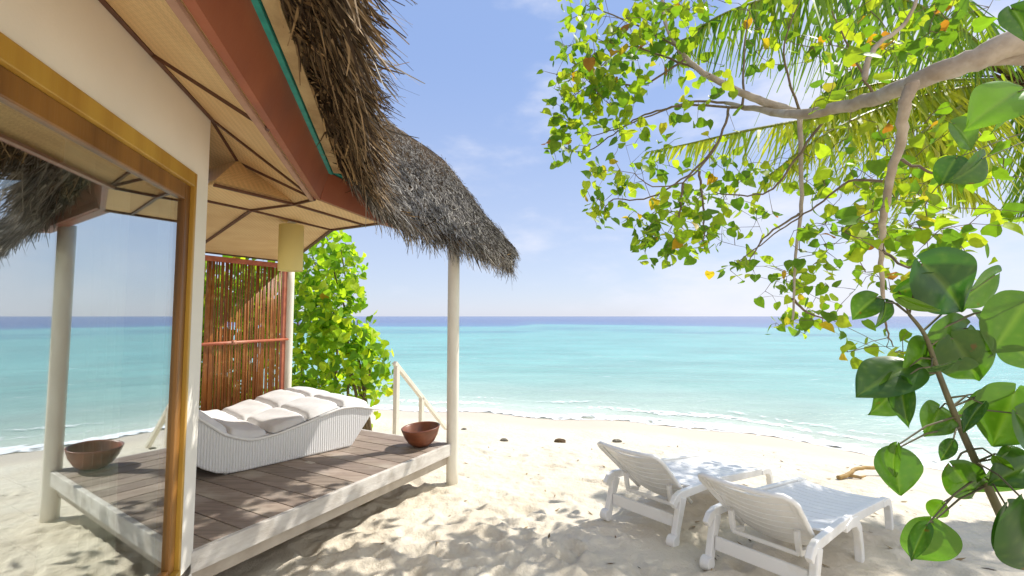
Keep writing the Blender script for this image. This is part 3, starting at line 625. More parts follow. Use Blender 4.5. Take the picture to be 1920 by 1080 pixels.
def straws(P, Dv, ln, wd, cols, lift=None, seg=3, droop=.0):
    """flat tapering ribbons: roots P, unit directions Dv"""
    n = len(P); up = np.array([0, 0, 1.0]); side = np.cross(Dv, up + rng.normal(0, .6, (n, 3))); side /= np.linalg.norm(side, axis=1)[:, None] + 1e-9
    bend = rng.normal(0, .12, (n, 3)); vs = []
    for k in range(seg + 1):
        t = k / seg; c = P + Dv * (ln * t)[:, None] + bend * (ln * t * t)[:, None]; c[:, 2] -= droop * ln * t * t
        w = (wd * (1 - .75 * t))[:, None]; vs += [c - side * w, c + side * w]
    v = np.stack(vs, 1); m = v.shape[1]; b = np.arange(n)[:, None] * m
    q = np.concatenate([b + np.array([2 * k, 2 * k + 1, 2 * k + 3, 2 * k + 2]) for k in range(seg)], 1).reshape(-1, 4)
    return v.reshape(-1, 3), q, np.repeat(cols, m, axis=0)
def lerpc(a, b, t): return np.array(a) * (1 - t)[:, None] + np.array(b) * t[:, None]
packs = []
iC = np.argmin(np.linalg.norm(LBs - np.array(LB[8]), axis=1))
def unit(a): return a / (np.linalg.norm(a, axis=1)[:, None] + 1e-9)
# weathered grey straw of the upper face
n = 15000; i = rng.uniform(iC * .55, NS - 1.01, n); v = rng.beta(1.1, 1.5, n)
P = up_pt(i, v); P2 = up_pt(i + rng.normal(0, 2.2, n), v - .08); dv = unit(P2 - P) + rng.normal(0, .16, (n, 3)); dv[:, 2] -= .05; dv = unit(dv)
t = rng.random(n) ** 1.3 * (1 - .55 * np.clip(v * 1.6, 0, 1)); P = P + np.array([0, 0, .008]) + rng.random((n, 1)) * np.array([.01, -.01, .03])
packs.append(straws(P, dv, rng.uniform(.09, .24, n) * (1 - .4 * v), rng.uniform(.003, .0085, n) * (1 - .5 * v), lerpc((.09, .08, .07), (.46, .43, .385), t)))
# brown straw of the underside and edge
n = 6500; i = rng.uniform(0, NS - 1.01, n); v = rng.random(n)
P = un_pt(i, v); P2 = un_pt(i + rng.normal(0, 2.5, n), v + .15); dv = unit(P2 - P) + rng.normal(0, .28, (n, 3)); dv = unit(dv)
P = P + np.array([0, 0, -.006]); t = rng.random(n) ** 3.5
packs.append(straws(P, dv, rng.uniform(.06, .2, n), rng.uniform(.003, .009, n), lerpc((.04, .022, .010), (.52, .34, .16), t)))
# the shaggy lip
n = 9000; i = rng.uniform(0, NS - 1.01, n); v = rng.uniform(0, .16, n); P = up_pt(i, v); P2 = up_pt(i + rng.normal(0, 2.8, n), v - .1); O = un_pt(i, np.full(n, 1.0)) - un_pt(i, np.full(n, .0)); O[:, 2] = -.12
dv = unit(unit(P2 - P) * .8 + unit(O) * .6) + rng.normal(0, .26, (n, 3)); dv[:, 2] -= .12; dv = unit(dv)
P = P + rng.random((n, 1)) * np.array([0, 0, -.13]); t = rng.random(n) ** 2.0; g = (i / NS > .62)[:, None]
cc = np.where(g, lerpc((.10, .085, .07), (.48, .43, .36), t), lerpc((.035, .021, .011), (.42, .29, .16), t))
packs.append(straws(P, dv, rng.uniform(.07, .2, n), rng.uniform(.0028, .008, n), cc, droop=.25))
# long loose stalks that stick out of the window-side eave
n = 300; i = rng.uniform(iC * .3, iC * 1.0, n); P = un_pt(i, np.full(n, .8)) + rng.random((n, 1)) * np.array([.02, 0, .14]); O = unit(un_pt(i, np.full(n, 1.0)) - un_pt(i, np.full(n, .0)))
dv = unit(O + rng.normal(0, .30, (n, 3)) + np.array([.1, .35, -.06])); t = rng.random(n)
packs.append(straws(P, dv, rng.uniform(.10, .24, n), rng.uniform(.003, .007, n), lerpc((.07, .05, .035), (.34, .28, .22), t), droop=.2))
vv, qq, cc, off = [], [], [], 0
for a, b, c in packs: vv.append(a); qq.append(b + off); cc.append(c); off += len(a)
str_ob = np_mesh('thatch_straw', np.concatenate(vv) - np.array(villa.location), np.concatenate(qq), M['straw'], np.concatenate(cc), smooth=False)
str_ob.parent = roof
# the main cone of the roof behind
mb = MB(); ctr = sum((Vector(c) for c in corners), V(0, 0, 0)) / 8; apex = V(ctr.x, ctr.y, 6.6)
ev = [V(ctr.x, ctr.y, 0) + (V(c.x, c.y, 0) - V(ctr.x, ctr.y, 0)) * 1.02 + V(0, 0, 3.02) for c in corners]
mb.add(ev + [apex], [(k, (k + 1) % 8, 8) for k in range(8)]); mb.build('upper_roof', M['thatch_core'], villa)

# curtain hanging behind the glass
def sheet(name, t0, t1, z0, z1, off, folds, amp, seed):
    nu, nv = 70, 12; vs = []
    for a in range(nu):
        f = a / (nu - 1)
        for b in range(nv):
            g = b / (nv - 1); sq = 1 - .28 * math.sin(g * math.pi) * (1 if folds > 5 else .5)
            tt = t0 + (t1 - t0) * (.5 + (f - .5) * sq); o = off + amp * math.sin(f * folds * 6.283 + seed + .5 * g) + .01 * math.sin(f * 31 + g * 3)
            p = W1(tt, o, z0 + (z1 - z0) * g); vs.append(list(p))
    return np.array(vs), grid_quads(nu, nv)
ct = thing('curtain', W1(.9, -.22, .42), 'sheer pale green curtain gathered behind the villa window', 'curtain')
v, q = sheet('p', .56, .90, .42, 2.42, -.14, 5, .045, 0); np_mesh('curtain_panel', v, q, M['curtain'], parent=ct)
mb = MB(); mb.tube([W1(.3, -.13, 2.435), W1(2.6, -.13, 2.435)], .012, 10); mb.build('curtain_rail', M['wood_brown'], ct, smooth=True)

# ------------------------------------------------------------------ porch deck
DZ = .41
DC = V(-.622, 4.74, DZ)                                               # front corner by the right post
deck = thing('porch_deck', (-1.8, 3.9, 0), 'raised grey plank deck with whitewashed edge board under the porch', 'deck')
WID = 2.75; LEN = 3.0; mb = MB(); bw = .178; k = 0; s = 0.0
while s < LEN:
    w = bw * random.uniform(.97, 1.03); a = DC - dd_ * (s + w / 2); a = a - pp_ * .03
    sh = random.uniform(.80, 1.12); b0 = len(mb.v)
    L_ = WID - .03
    # each plank stops where the house begins
    mb.obox(a - pp_ * (L_ / 2) + V(0, 0, -.016), dd_ * (w / 2 - .004), pp_ * (L_ / 2), V(0, 0, .016 + random.uniform(-.001, .001)))
    for j in range(b0, len(mb.v)): mb.c[j] = (sh, sh * random.uniform(.97, 1.02), sh)
    s += w
mb.build('deck_boards', M['deck'], deck, colors=True, bevel=.003)
mb = MB(); mb.obox(DC - dd_ * (LEN / 2 - .02) - pp_ * .012 + V(0, 0, -.06), dd_ * (LEN / 2), pp_ * .018, V(0, 0, .058))
mb.obox(DC + dd_ * .016 - pp_ * (WID / 2 + .02) + V(0, 0, -.062), dd_ * .016, pp_ * (WID / 2 - .02), V(0, 0, .058))
mb.build('edge_board', M['whitewash'], deck, bevel=.004)
mb = MB(); mb.obox(DC - dd_ * (LEN / 2 - .02) - pp_ * .075 + V(0, 0, -.165), dd_ * (LEN / 2 - .01), pp_ * .03, V(0, 0, .046))
mb.obox(DC - dd_ * .08 - pp_ * (WID / 2) + V(0, 0, -.165), dd_ * .03, pp_ * (WID / 2 - .12), V(0, 0, .046))
for k in (1.05, 2.1): mb.obox(DC - dd_ * k - pp_ * .75 + V(0, 0, -.26), dd_ * .05, pp_ * .05, V(0, 0, .26))
mb.obox(DC - dd_ * 1.5 - pp_ * (WID - .1) + V(0, 0, -.18), dd_ * 1.4, pp_ * .03, V(0, 0, .06))
mb.build('beam', M['deck_beam'], deck, bevel=.004)

def post(p, z0, z1, r, label, bracket):
    o = thing('porch_post', (p.x, p.y, z0), label, 'post'); mb = MB()
    mb.tube([V(p.x, p.y, z) for z in np.linspace(z0, z1, 9)], r, 24); mb.build('pole', M['white_paint'], o, smooth=True)
    if bracket:
        mb = MB(); q = V(p.x, p.y, .25) - pp_ * .075 - dd_ * .035; mb.obox(q, dd_ * .04, pp_ * .02, V(0, 0, .045)); mb.obox(q - pp_ * .045 + V(0, 0, .0), dd_ * .03, pp_ * .02, V(0, 0, .055)); mb.build('bracket', M['orange_wood'], o, bevel=.003)
pr = V(-.612, 4.80, 0)
post(pr, -.15, 2.49, .061, 'round cream post at the seaward corner of the deck beside the brown bowl', True)
pf = V(-2.965, 6.10, 0)
post(pf, -.1, 2.43, .058, 'round cream post at the far end of the red bamboo screen', False)

# handrail of the steps down to the beach
h0 = V(-1.44, 5.78, -.1); o = thing('handrail', h0, 'pale wooden handrail sloping from the deck down to the sand', 'handrail')
top = V(h0.x, h0.y, 1.085); end = h0 + dd_ * 1.05; end.z = .09
mb = MB(); mb.bar(top - (end - top) * .04, end, .055, .05); mb.build('rail', M['white_paint'], o, bevel=.006)
mb = MB(); mb.bar(h0 + V(0, 0, -.3), V(h0.x, h0.y, 1.07), .058, .058, up=dd_); mb.build('baluster', M['white_paint'], o, bevel=.005)
q = h0 + dd_ * .49; mb = MB(); mb.bar(V(q.x, q.y, -.4), V(q.x, q.y, .62), .055, .055, up=dd_); mb.build('baluster', M['white_paint'], o, bevel=.005)

# bamboo screen
sc0 = pf - dd_ * .075; scL = 1.72
scr = thing('bamboo_screen', (sc0.x, sc0.y, DZ), 'reddish bamboo cane privacy screen with pink-brown frame behind the white daybed', 'screen')
mb = MB(); s = .06
while s < scL:
    p = sc0 - dd_ * s + pp_ * random.uniform(-.008, .008); r = random.uniform(.0072, .0105); ln = random.uniform(-.01, .01)
    q = p + dd_ * random.uniform(-.012, .012)
    mb.tube([V(p.x, p.y, .44), V((p.x + q.x) / 2 + random.uniform(-.003, .003), (p.y + q.y) / 2, 1.4), V(q.x, q.y, 2.33)], [r, r * .95, r * .9], 6); s += random.uniform(.0145, .0192)
mb.build('cane', M['cane'], scr, smooth=True)
mb = MB(); mid = sc0 - dd_ * scL / 2
mb.bar(V(sc0.x, sc0.y, 2.36) - dd_ * .02, sc0 - dd_ * scL + V(0, 0, 2.36), .05, .06); mb.bar(V(sc0.x, sc0.y, .42) + pp_ * .0, V(sc0.x, sc0.y, 2.33), .05, .05, up=pp_)
mb.bar(V(sc0.x, sc0.y, .45) - dd_ * .03, sc0 - dd_ * scL + V(0, 0, .45), .05, .05)
mb.build('frame', M['screen_red'], scr, bevel=.004)
mb = MB(); ra = V(sc0.x, sc0.y, 1.40) + dd_ * .10 + pp_ * .035; rb = sc0 - dd_ * scL + V(0, 0, 1.38) + pp_ * .035; mb.tube([ra, ra.lerp(rb, .45), rb], [.017, .019, .02], 12)
kn = ra.lerp(rb, .42); mb.tube([kn - dd_ * .025, kn + dd_ * .025], .027, 12); mb.build('cross_rail', M['screen_red'], scr, smooth=True)

# pendant lamp
lp = at_z(547, 417, 2.46); la = thing('pendant_lamp', (lp.x, lp.y, 2.0), 'yellow fabric cylinder lamp hanging from the porch ceiling', 'lamp')
mb = MB(); r = .0925; zt, zb = 2.435, 2.065
mb.lathe([(r, zb), (r, zt), (r - .003, zt), (r - .003, zb), (r, zb)], (lp.x, lp.y, 0), 40); mb.build('lamp_shade', M['lamp'], la, smooth=True)
mb = MB(); mb.tube([V(lp.x, lp.y, 2.47), V(lp.x, lp.y, 2.30)], .006, 8); mb.tube([V(lp.x, lp.y, 2.468), V(lp.x, lp.y, 2.445)], .03, 16)
for a in (0, 2.094, 4.189): mb.tube([V(lp.x, lp.y, 2.40), V(lp.x + (r - .004) * math.cos(a), lp.y + (r - .004) * math.sin(a), 2.40)], .003, 6)
mb.tube([V(lp.x, lp.y, 2.31), V(lp.x, lp.y, 2.2)], [.018, .03], 12); mb.build('fitting', M['white_paint'], la, smooth=True)

# wooden bowl
bp = at_z(791, 836, DZ); bl = thing('wooden_bowl', (bp.x, bp.y, DZ), 'dark red-brown turned wooden bowl on the corner of the deck', 'bowl')
prof = [(0, .004), (.06, .002), (.085, .012), (.13, .05), (.165, .11), (.188, .178), (.191, .19), (.183, .193), (.172, .182), (.15, .12), (.11, .06), (.06, .035), (0, .03)]
mb = MB(); mb.lathe(prof, (bp.x, bp.y, DZ), 48); ob = mb.build('bowl_body', M['bowl'], bl, smooth=True)
bl.rotation_euler = (R(3), R(-4), 0)

# ------------------------------------------------------------------ wicker daybed
da = V(.664, .747, 0).normalized(); dp = V(-da.y, da.x, 0)            # along, and across to the far side
db = V(-2.36, 3.76, DZ); DW = 1.44
bed = thing('wicker_daybed', (db.x, db.y, DZ), 'wide white wicker wave-shaped daybed with quilted pale cushions on the deck', 'daybed')
kx = [-.62, -.48, -.30, -.13, .05, .24, .45, .714, .9, 1.05, 1.22, 1.40]; kz = [.80, .72, .60, .48, .32, .245, .255, .315, .365, .395, .385, .335]
bx = [-.62, -.52, -.38, -.22, -.10, 0, .10, .2, .6, 1.16, 1.40]; bz = [.76, .56, .36, .18, .085, .03, .008, .004, .004, .004, .31]
def ztop(x):                                                         # smooth through the knots
    x = np.asarray(x, float); e = .05
    return (np.interp(x - e, kx, kz) + np.interp(x, kx, kz) + np.interp(x + e, kx, kz) + np.interp(x + e / 2, kx, kz) + np.interp(x - e / 2, kx, kz)) / 5
def BP(x, y, z): return db + da * x + dp * y + V(0, 0, z)
st = np.linspace(-.62, 1.40, 60); mb = MB(); vs = []
for x in st:
    zt, zb = float(ztop(x)), float(np.interp(x, bx, bz)); zb = min(zb, zt - .02)
    vs += [V(x, 0, zb), V(x, 0, zt), V(x, DW, zt), V(x, DW, zb)]
fs = [(4 * i + k, 4 * i + (k + 1) % 4, 4 * i + 4 + (k + 1) % 4, 4 * i + 4 + k) for i in range(59) for k in range(4)]; e = 59 * 4
fs += [(3, 2, 1, 0), (e, e + 1, e + 2, e + 3)]
mb.add(vs, fs)
body = mb.build('wicker_body', M['wicker'], None, smooth=False, bevel=.014); body.parent = bed
mb = MB(); 
for yy in (-.004, DW + .004): mb.tube([V(x, yy, float(ztop(x))) for x in np.linspace(-.6, 1.395, 60)], .013, 8)
rimo = mb.build('wicker_rim', M['plastic'], None, smooth=True); rimo.parent = bed
for x, y in ((.08, .06), (.55, .04), (1.12, .06), (.08, DW - .06), (1.12, DW - .06)):
    mb = MB(); mb.tube([V(x, y, -.0), V(x, y, .012)], .02, 12); ob = mb.build('foot', M['plastic'], None); ob.parent = bed
bed.rotation_euler = (0, 0, math.atan2(da.y, da.x))
edges = [-.58, -.24, .08, .40, .72, 1.05, 1.37]
for c in range(2):
    for r_ in range(6):
        x0, x1 = edges[r_] + .016, edges[r_ + 1] - .008; y0, y1 = .03 + c * .695, .03 + (c + 1) * .695 - .026
        nu = nv = 21; vs = []
        jx, jy = random.uniform(-.008, .008), random.uniform(-.006, .006); ph = random.uniform(.046, .056)
        for a in range(nu):
            for b in range(nv):
                f, g = a / (nu - 1), b / (nv - 1)
                e_ = (max(0, 1 - abs(2 * f - 1) ** 12) * max(0, 1 - abs(2 * g - 1) ** 12)) ** .5
                bow = .010 * math.sin(f * math.pi) * (2 * g - 1) + 0
                x = x0 + (x1 - x0) * f + jx; y = y0 + (y1 - y0) * g + jy + bow
                wr = .003 * math.sin(9 * f + 5 * g + r_) + .0025 * math.sin(17 * g + 3 * f + c) + .010 * (f - .5) * (1 if r_ % 2 else -1) + .008 * math.cos((f - .5) * 2.6) * math.cos((g - .5) * 2.6)
                vs.append((x, y, float(ztop(x)) + .012 + ph * e_ + wr * e_))
        vs = np.array(vs); q = grid_quads(nu, nv)
        ob = np_mesh('cushion_pad', vs, q, M['cushion']); ob.parent = bed
        mb = MB(); m_ = [vs[a * nv + b] for a, b in [(a, 0) for a in range(nu)] + [(nu - 1, b) for b in range(1, nv)] + [(a, nv - 1) for a in range(nu - 2, -1, -1)] + [(0, b) for b in range(nv - 2, 0, -1)]]
        mb.tube([V(*p) for p in m_] + [V(*m_[0])], .005, 6, cap=False); ob2 = mb.build('piping', M['cushion'], None, smooth=True); ob2.parent = ob

# ------------------------------------------------------------------ sun loungers
def zr(x): return .362 - .085 * max(0, x - .7) / 1.15
def make_lounger():
    o = thing('sun_lounger', (0, 0, 0), '', 'sun lounger'); P = lambda mb, n, b=.006, sm=False: setattr(mb.build(n, M['plastic'], None, bevel=b, smooth=sm), 'parent', o)
    hw = .305
    for s in (1, -1):
        y = s * hw
        mb = MB(); mb.sweep([(-.04, y, .30), (.0, y, .345), (.06, y, .362), (.5, y, .365), (.75, y, zr(.75)), (1.0, y, zr(1.0)), (1.35, y, zr(1.35)), (1.68, y, zr(1.68))], .038, .062, (0, 1, 0)); P(mb, 'side_rail')
        mb = MB(); mb.sweep([(.09, y, .345), (.06, y, .25), (.015, y, .12), (-.01, y, .03), (-.012, y, 0)], [.046, .046, .046, .05, .05], [.095, .075, .06, .058, .058], (0, 1, 0)); P(mb, 'leg', .008)
        mb = MB(); mb.tube([(-.03, y - .032, .05), (-.03, y + .032, .05)], .046, 20); P(mb, 'foot_wheel', .005)
        mb = MB(); mb.sweep([(.60, y, .33), (.72, y, .345), (.84, y, .33), (.915, y, .26), (.95, y, .14), (.965, y, 0)], .05, [.05, .07, .075, .07, .06, .06], (0, 1, 0)); P(mb, 'leg', .008)
        mb = MB(); mb.sweep([(1.58, y, .29), (1.70, y, .288), (1.775, y, .27), (1.815, y, .21), (1.835, y, .11), (1.84, y, -.02)], .05, [.05, .06, .065, .06, .055, .055], (0, 1, 0)); P(mb, 'leg', .008)
    mb = MB(); mb.obox((.035, 0, .175), (.014, 0, 0), (0, hw - .027, 0), (0, 0, .042)); mb.obox((.052, 0, .135), (.03, 0, 0), (0, hw - .027, 0), (0, 0, .007)); P(mb, 'crossbar')
    mb = MB(); x = .33; n = 12; w = (1.72 - .33) / n
    for k in range(n):
        xa = x + k * w + .003; xb = x + (k + 1) * w - .003; vs = []
        for j in range(9):
            f = j / 8; y = -.262 + .524 * f; dz_ = .010 - .016 * math.sin(f * math.pi); za, zb_ = zr(xa) + dz_, zr(xb) + dz_; vs += [(xa, y, za - .013), (xb, y, zb_ - .013), (xb, y, zb_), (xa, y, za)]
        fs = [(4 * j + a, 4 * j + (a + 1) % 4, 4 * j + 4 + (a + 1) % 4, 4 * j + 4 + a) for j in range(8) for a in range(4)] + [(3, 2, 1, 0), (32, 33, 34, 35)]; mb.add(vs, fs)
    for s in (1, -1): mb.sweep([(x_, s * .268, zr(x_)) for x_ in (.32, .7, 1.72)], .024, .028, (0, 1, 0))
    mb.sweep([(x_, 0, zr(x_) - .017) for x_ in (.35, .7, 1.71)], .024, .02, (0, 1, 0)); P(mb, 'seat', .003)
    # backrest, raised
    hx, hz = .33, .255; ang = R(37.5); bl = .66; bu = V(-math.cos(ang), 0, math.sin(ang)); bn = V(-math.sin(ang), 0, -math.cos(ang))   # up the rest; out of its back
    def BR(l, y, t): return V(hx, 0, hz) + bu * l + bn * t + V(0, y, 0)
    mb = MB(); n = 8; sl = [0] + [bl * (k + 1) / n for k in range(n)]
    hwT = .285
    for k in range(n):
        la, lb = sl[k] + .0042, sl[k + 1] - .0042; vs = []
        for j in range(11):
            f = j / 10; hw_ = .225 + .022 * k / n; y = -hw_ + 2 * hw_ * f; sag = .03 * math.sin(f * math.pi); dl = -.022 * math.sin(f * math.pi)
            vs += [BR(la + dl, y, sag), BR(lb + dl, y, sag), BR(lb + dl, y, sag - .012), BR(la + dl, y, sag - .012)]
        fs = [(4 * j + a, 4 * j + (a + 1) % 4, 4 * j + 4 + (a + 1) % 4, 4 * j + 4 + a) for j in range(10) for a in range(4)] + [(3, 2, 1, 0), (40, 41, 42, 43)]; mb.add(vs, fs)
    for s in (1, -1): mb.sweep([BR(-.01, s * .235, 0), BR(bl * .5, s * .25, .002), BR(bl + .01, s * .262, 0)], .03, .016, (0, 1, 0))
    P(mb, 'backrest', .003)
    mb = MB()
    pts = [BR(-.03, hwT - .045, .0), BR(.2, hwT - .03, 0), BR(bl - .06, hwT, .0), BR(bl - .01, hwT - .012, .0), BR(bl + .022, hwT - .05, .0)] + [BR(bl + .03, y, .0 + .02 * math.cos(y / hwT * 1.5)) for y in np.linspace(hwT - .1, -hwT + .1, 7)] + [BR(bl + .022, -hwT + .05, 0), BR(bl - .01, -hwT + .012, 0), BR(bl - .06, -hwT, 0), BR(.2, -hwT + .03, 0), BR(-.03, -hwT + .045, 0)]
    mb.tube(pts, .017, 10); P(mb, 'backrest_frame', 0, True)
    mb = MB()
    for s in (1, -1):
        mb.sweep([BR(bl * .42, s * .20, .03), BR(bl * .42, s * .20, .03) + V(.02, 0, -.09), V(hx - .20, s * .20, .26), V(hx - .06, s * .2, .24)], .03, .035, (0, 1, 0))
    mb.tube([(hx - .21, -.2, .255), (hx - .21, .2, .255)], .014, 10); P(mb, 'backrest_prop', .004)
    return o
def copy_tree(o, parent=None):
    c = o.copy(); COL.objects.link(c)
    if parent is not None: c.parent = parent
    for ch in list(o.children): copy_tree(ch, c)
    return c
lg1 = make_lounger(); lg2 = copy_tree(lg1)
grp = 'white resin sun loungers on the sand'
def place(o, px, py, ang, label):
    p = on_ground(px, py); ax = V(math.cos(ang), math.sin(ang), 0); lat = V(ax.y, -ax.x, 0)       # px,py is the left rear foot
    q = p + lat * .305; e_ = q + ax * 1.9; zb = float(base_z(shore_d(q.x, q.y))); ze = float(base_z(shore_d(e_.x, e_.y)))
    o.location = (q.x, q.y, zb - .005); o.rotation_euler = (0, math.atan2(zb - ze + .02, 1.9), ang); tag(o, label, 'sun lounger', grp)
place(lg1, 1140, 975, R(41), 'white plastic sun lounger nearer to the sea, its backrest fully seen beside the other lounger')
place(lg2, 1330, 1066, R(40), 'white plastic sun lounger nearest to the camera, farther from the sea than its twin')

# ------------------------------------------------------------------ leaves
LU = np.array([0, .06, .22, .42, .64, .84, 1.0]); LWd = np.array([.05, .33, .47, .45, .32, .14, .0]); LBk = np.array([0, -.11, -.05, 0, 0, 0, 0])
def leaves(P, Dir, Nor, size, cols, fold=.5, curl=.6, wmul=1.0):
    n = len(P); Dir = unit(Dir); Sd = unit(np.cross(Nor, Dir)); Nn = np.cross(Dir, Sd)
    vs = []; cu = curl * rng.uniform(-.3, 1.3, n); fo = fold * rng.uniform(-.3, 1.5, n); tw = rng.normal(0, .12, n)
    for k in range(7):
        for s in (-1, 0, 1):
            u = LU[k] + (LBk[k] if s else 0); w = LWd[k] * s * wmul; z = -cu * (LU[k] - .25) ** 2 + fo * abs(w) + tw * w * LU[k] - (.25 * fo * (abs(w) * 2) ** 2)
            vs.append(P + (Dir * u + Sd * w + Nn * z[:, None]) * size[:, None])
    v = np.stack(vs, 1); b = np.arange(n)[:, None] * 21
    q = [[3 * k, 3 * k + 1, 3 * k + 4, 3 * k + 3] for k in range(6)] + [[3 * k + 1, 3 * k + 2, 3 * k + 5, 3 * k + 4] for k in range(6)]
    q = np.concatenate([b + np.array(x) for x in q], 1).reshape(-1, 4)
    return v.reshape(-1, 3), q, np.repeat(cols, 21, axis=0)
GR = np.array([(.12, .22, .018), (.18, .28, .02), (.24, .33, .025), (.09, .18, .02), (.30, .36, .03)])
YL = np.array([(.45, .33, .03), (.42, .24, .02), (.34, .15, .03), (.42, .38, .05)])
def leafcols(n, yellow=.05):
    c = GR[rng.integers(0, len(GR), n)] * rng.uniform(.8, 1.2, (n, 1)); k = rng.random(n) < yellow; c[k] = YL[rng.integers(0, 4, k.sum())] * .9; return c
def pack(packs):
    vv, qq, cc, off = [], [], [], 0
    for a, b, c in packs: vv.append(a); qq.append(b + off); cc.append(c); off += len(a)
    return np.concatenate(vv), np.concatenate(qq), np.concatenate(cc)
def cluster(c, rad, n, size, yellow=.04, droop=.5, light=1.0):
    P = np.array(c) + rng.normal(0, .55, (n, 3)) * np.array(rad)
    Dr = rng.normal(0, 1, (n, 3)) * .8 + np.array([0, 0, -droop]); Nr = rng.normal(0, .75, (n, 3)) + np.array([.35, .1, .8])
    return P, leaves(P, Dr, Nr, size * rng.uniform(.55, 1.25, n), leafcols(n, yellow) * light)

# ---- the beach tree whose limb reaches in from the right
tree = thing('beach_tree', (4.6, 2.2, 0), 'broadleaf beach tree reaching a pale limb and green-yellow leaves over the sand', 'tree')
def far(Y): return Y if Y < 2.5 else 2.5 + (Y - 2.5) * 3.5
def poly(pts, Y0, Y1):
    n = len(pts); return [at(p[0], p[1], far(Y0 + (Y1 - Y0) * i / (n - 1))) for i, p in enumerate(pts)]
def smoothpoly(pts, rads, sub=6, wig=.0):
    out, rr = [], []; n = len(pts)
    for i in range(n - 1):
        p0, p1, p2, p3 = pts[max(i - 1, 0)], pts[i], pts[i + 1], pts[min(i + 2, n - 1)]
        for k in range(sub):
            t = k / sub; out.append(.5 * ((2 * p1) + (p2 - p0) * t + (2 * p0 - 5 * p1 + 4 * p2 - p3) * t * t + (3 * p1 - p0 - 3 * p2 + p3) * t ** 3) + V(*(rng.normal(0, wig, 3)))); rr.append(rads[i] + (rads[i + 1] - rads[i]) * t)
    out.append(pts[-1]); rr.append(rads[-1]); return out, rr
limbs = []
def limb(mbx, pts, r0, r1, Y0=None, Y1=None, nseg=10, wig=.003, power=1):
    p3 = poly(pts, Y0, Y1) if Y0 else pts; n = len(p3); rads = [r0 + (r1 - r0) * (i / (n - 1)) ** power for i in range(n)]
    rads = [r * (1 if p.y < 2.5 or p.y > 6.2 else p.y / (2.5 + (p.y - 2.5) / 3.5)) for r, p in zip(rads, p3)]
    o_, r_ = smoothpoly(p3, rads, 6, wig); mbx.tube(o_, r_, nseg); limbs.extend(o_); return p3
mb = MB()
main = poly([(2080, 20), (1960, 62), (1830, 108), (1720, 152), (1620, 190), (1500, 214), (1425, 206), (1360, 193)], 2.1, 3.1)
limb(mb, [V(4.75, 1.9, -.3), V(4.5, 2.0, 1.2), V(3.9, 2.05, 2.4)] + main, .142, .011, nseg=16, power=.7, wig=.004)
mb.build('trunk', M['bark'], tree, smooth=True)
mb = MB()
limb(mb, [(1960, 105), (1900, 108), (1838, 118)], .055, .02, 2.3, 2.4, wig=.002)
limb(mb, [(1500, 214), (1430, 190), (1370, 165), (1310, 130), (1270, 88), (1245, 30), (1240, -60)], .028, .008, 2.9, 3.1)
limb(mb, [(1712, 155), (1695, 200), (1690, 262), (1668, 335), (1655, 420), (1652, 480), (1656, 560)], .034, .010, 2.45, 2.7)
limb(mb, [(1500, 215), (1502, 300), (1501, 400), (1492, 480), (1486, 600)], .016, .006, 2.9, 2.9)
limb(mb, [(1620, 150), (1640, 90), (1700, 40), (1730, -40)], .018, .008, 2.65, 2.6)
mb.build('branch', M['bark'], tree, smooth=True)
mb = MB()
for pts, Y0, Y1 in (([(1425, 206), (1310, 197), (1240, 206), (1195, 222), (1150, 252), (1095, 285), (1050, 275)], 3.0, 3.3), ([(1360, 193), (1300, 190), (1250, 205), (1160, 240), (1110, 255)], 3.1, 3.2),
                    ([(1368, 200), (1345, 270), (1290, 335), (1225, 350), (1190, 325)], 3.0, 3.0), ([(1345, 270), (1300, 320), (1220, 370), (1150, 375), (1130, 400)], 3.05, 3.1), ([(1560, 205), (1490, 300), (1440, 360), (1370, 365), (1340, 360)], 2.8, 3.0),
                    ([(1655, 340), (1590, 342), (1520, 395), (1450, 440), (1385, 490)], 2.7, 2.9), ([(1690, 300), (1740, 320), (1790, 330), (1840, 300)], 2.5, 2.3), ([(1310, 130), (1230, 100), (1170, 90), (1100, 150)], 3.0, 3.2),
                    ([(1285, 110), (1200, 160), (1130, 150), (1075, 180)], 3.0, 3.3), ([(1270, 88), (1180, 40), (1100, 10)], 3.0, 3.2), ([(1655, 470), (1700, 500), (1740, 480)], 2.6, 2.5), ([(1500, 400), (1440, 440), (1405, 490)], 2.9, 2.9),
                    ([(1280, 345), (1275, 400), (1260, 470)], 3.0, 3.0), ([(1310, 320), (1320, 400), (1320, 455)], 3.0, 3.0), ([(1655, 560), (1660, 610), (1675, 650)], 2.7, 2.7), ([(1486, 560), (1520, 590), (1560, 600)], 2.9, 2.9), ([(1392, 200), (1395, 100), (1405, 20)], 3.0, 3.0), ([(1500, 214), (1470, 100), (1500, 0)], 2.9, 2.8), ([(1640, 185), (1600, 110), (1560, 20)], 2.7, 2.6)):
    limb(mb, pts, .009, .0028, Y0, Y1, nseg=6, wig=.004)
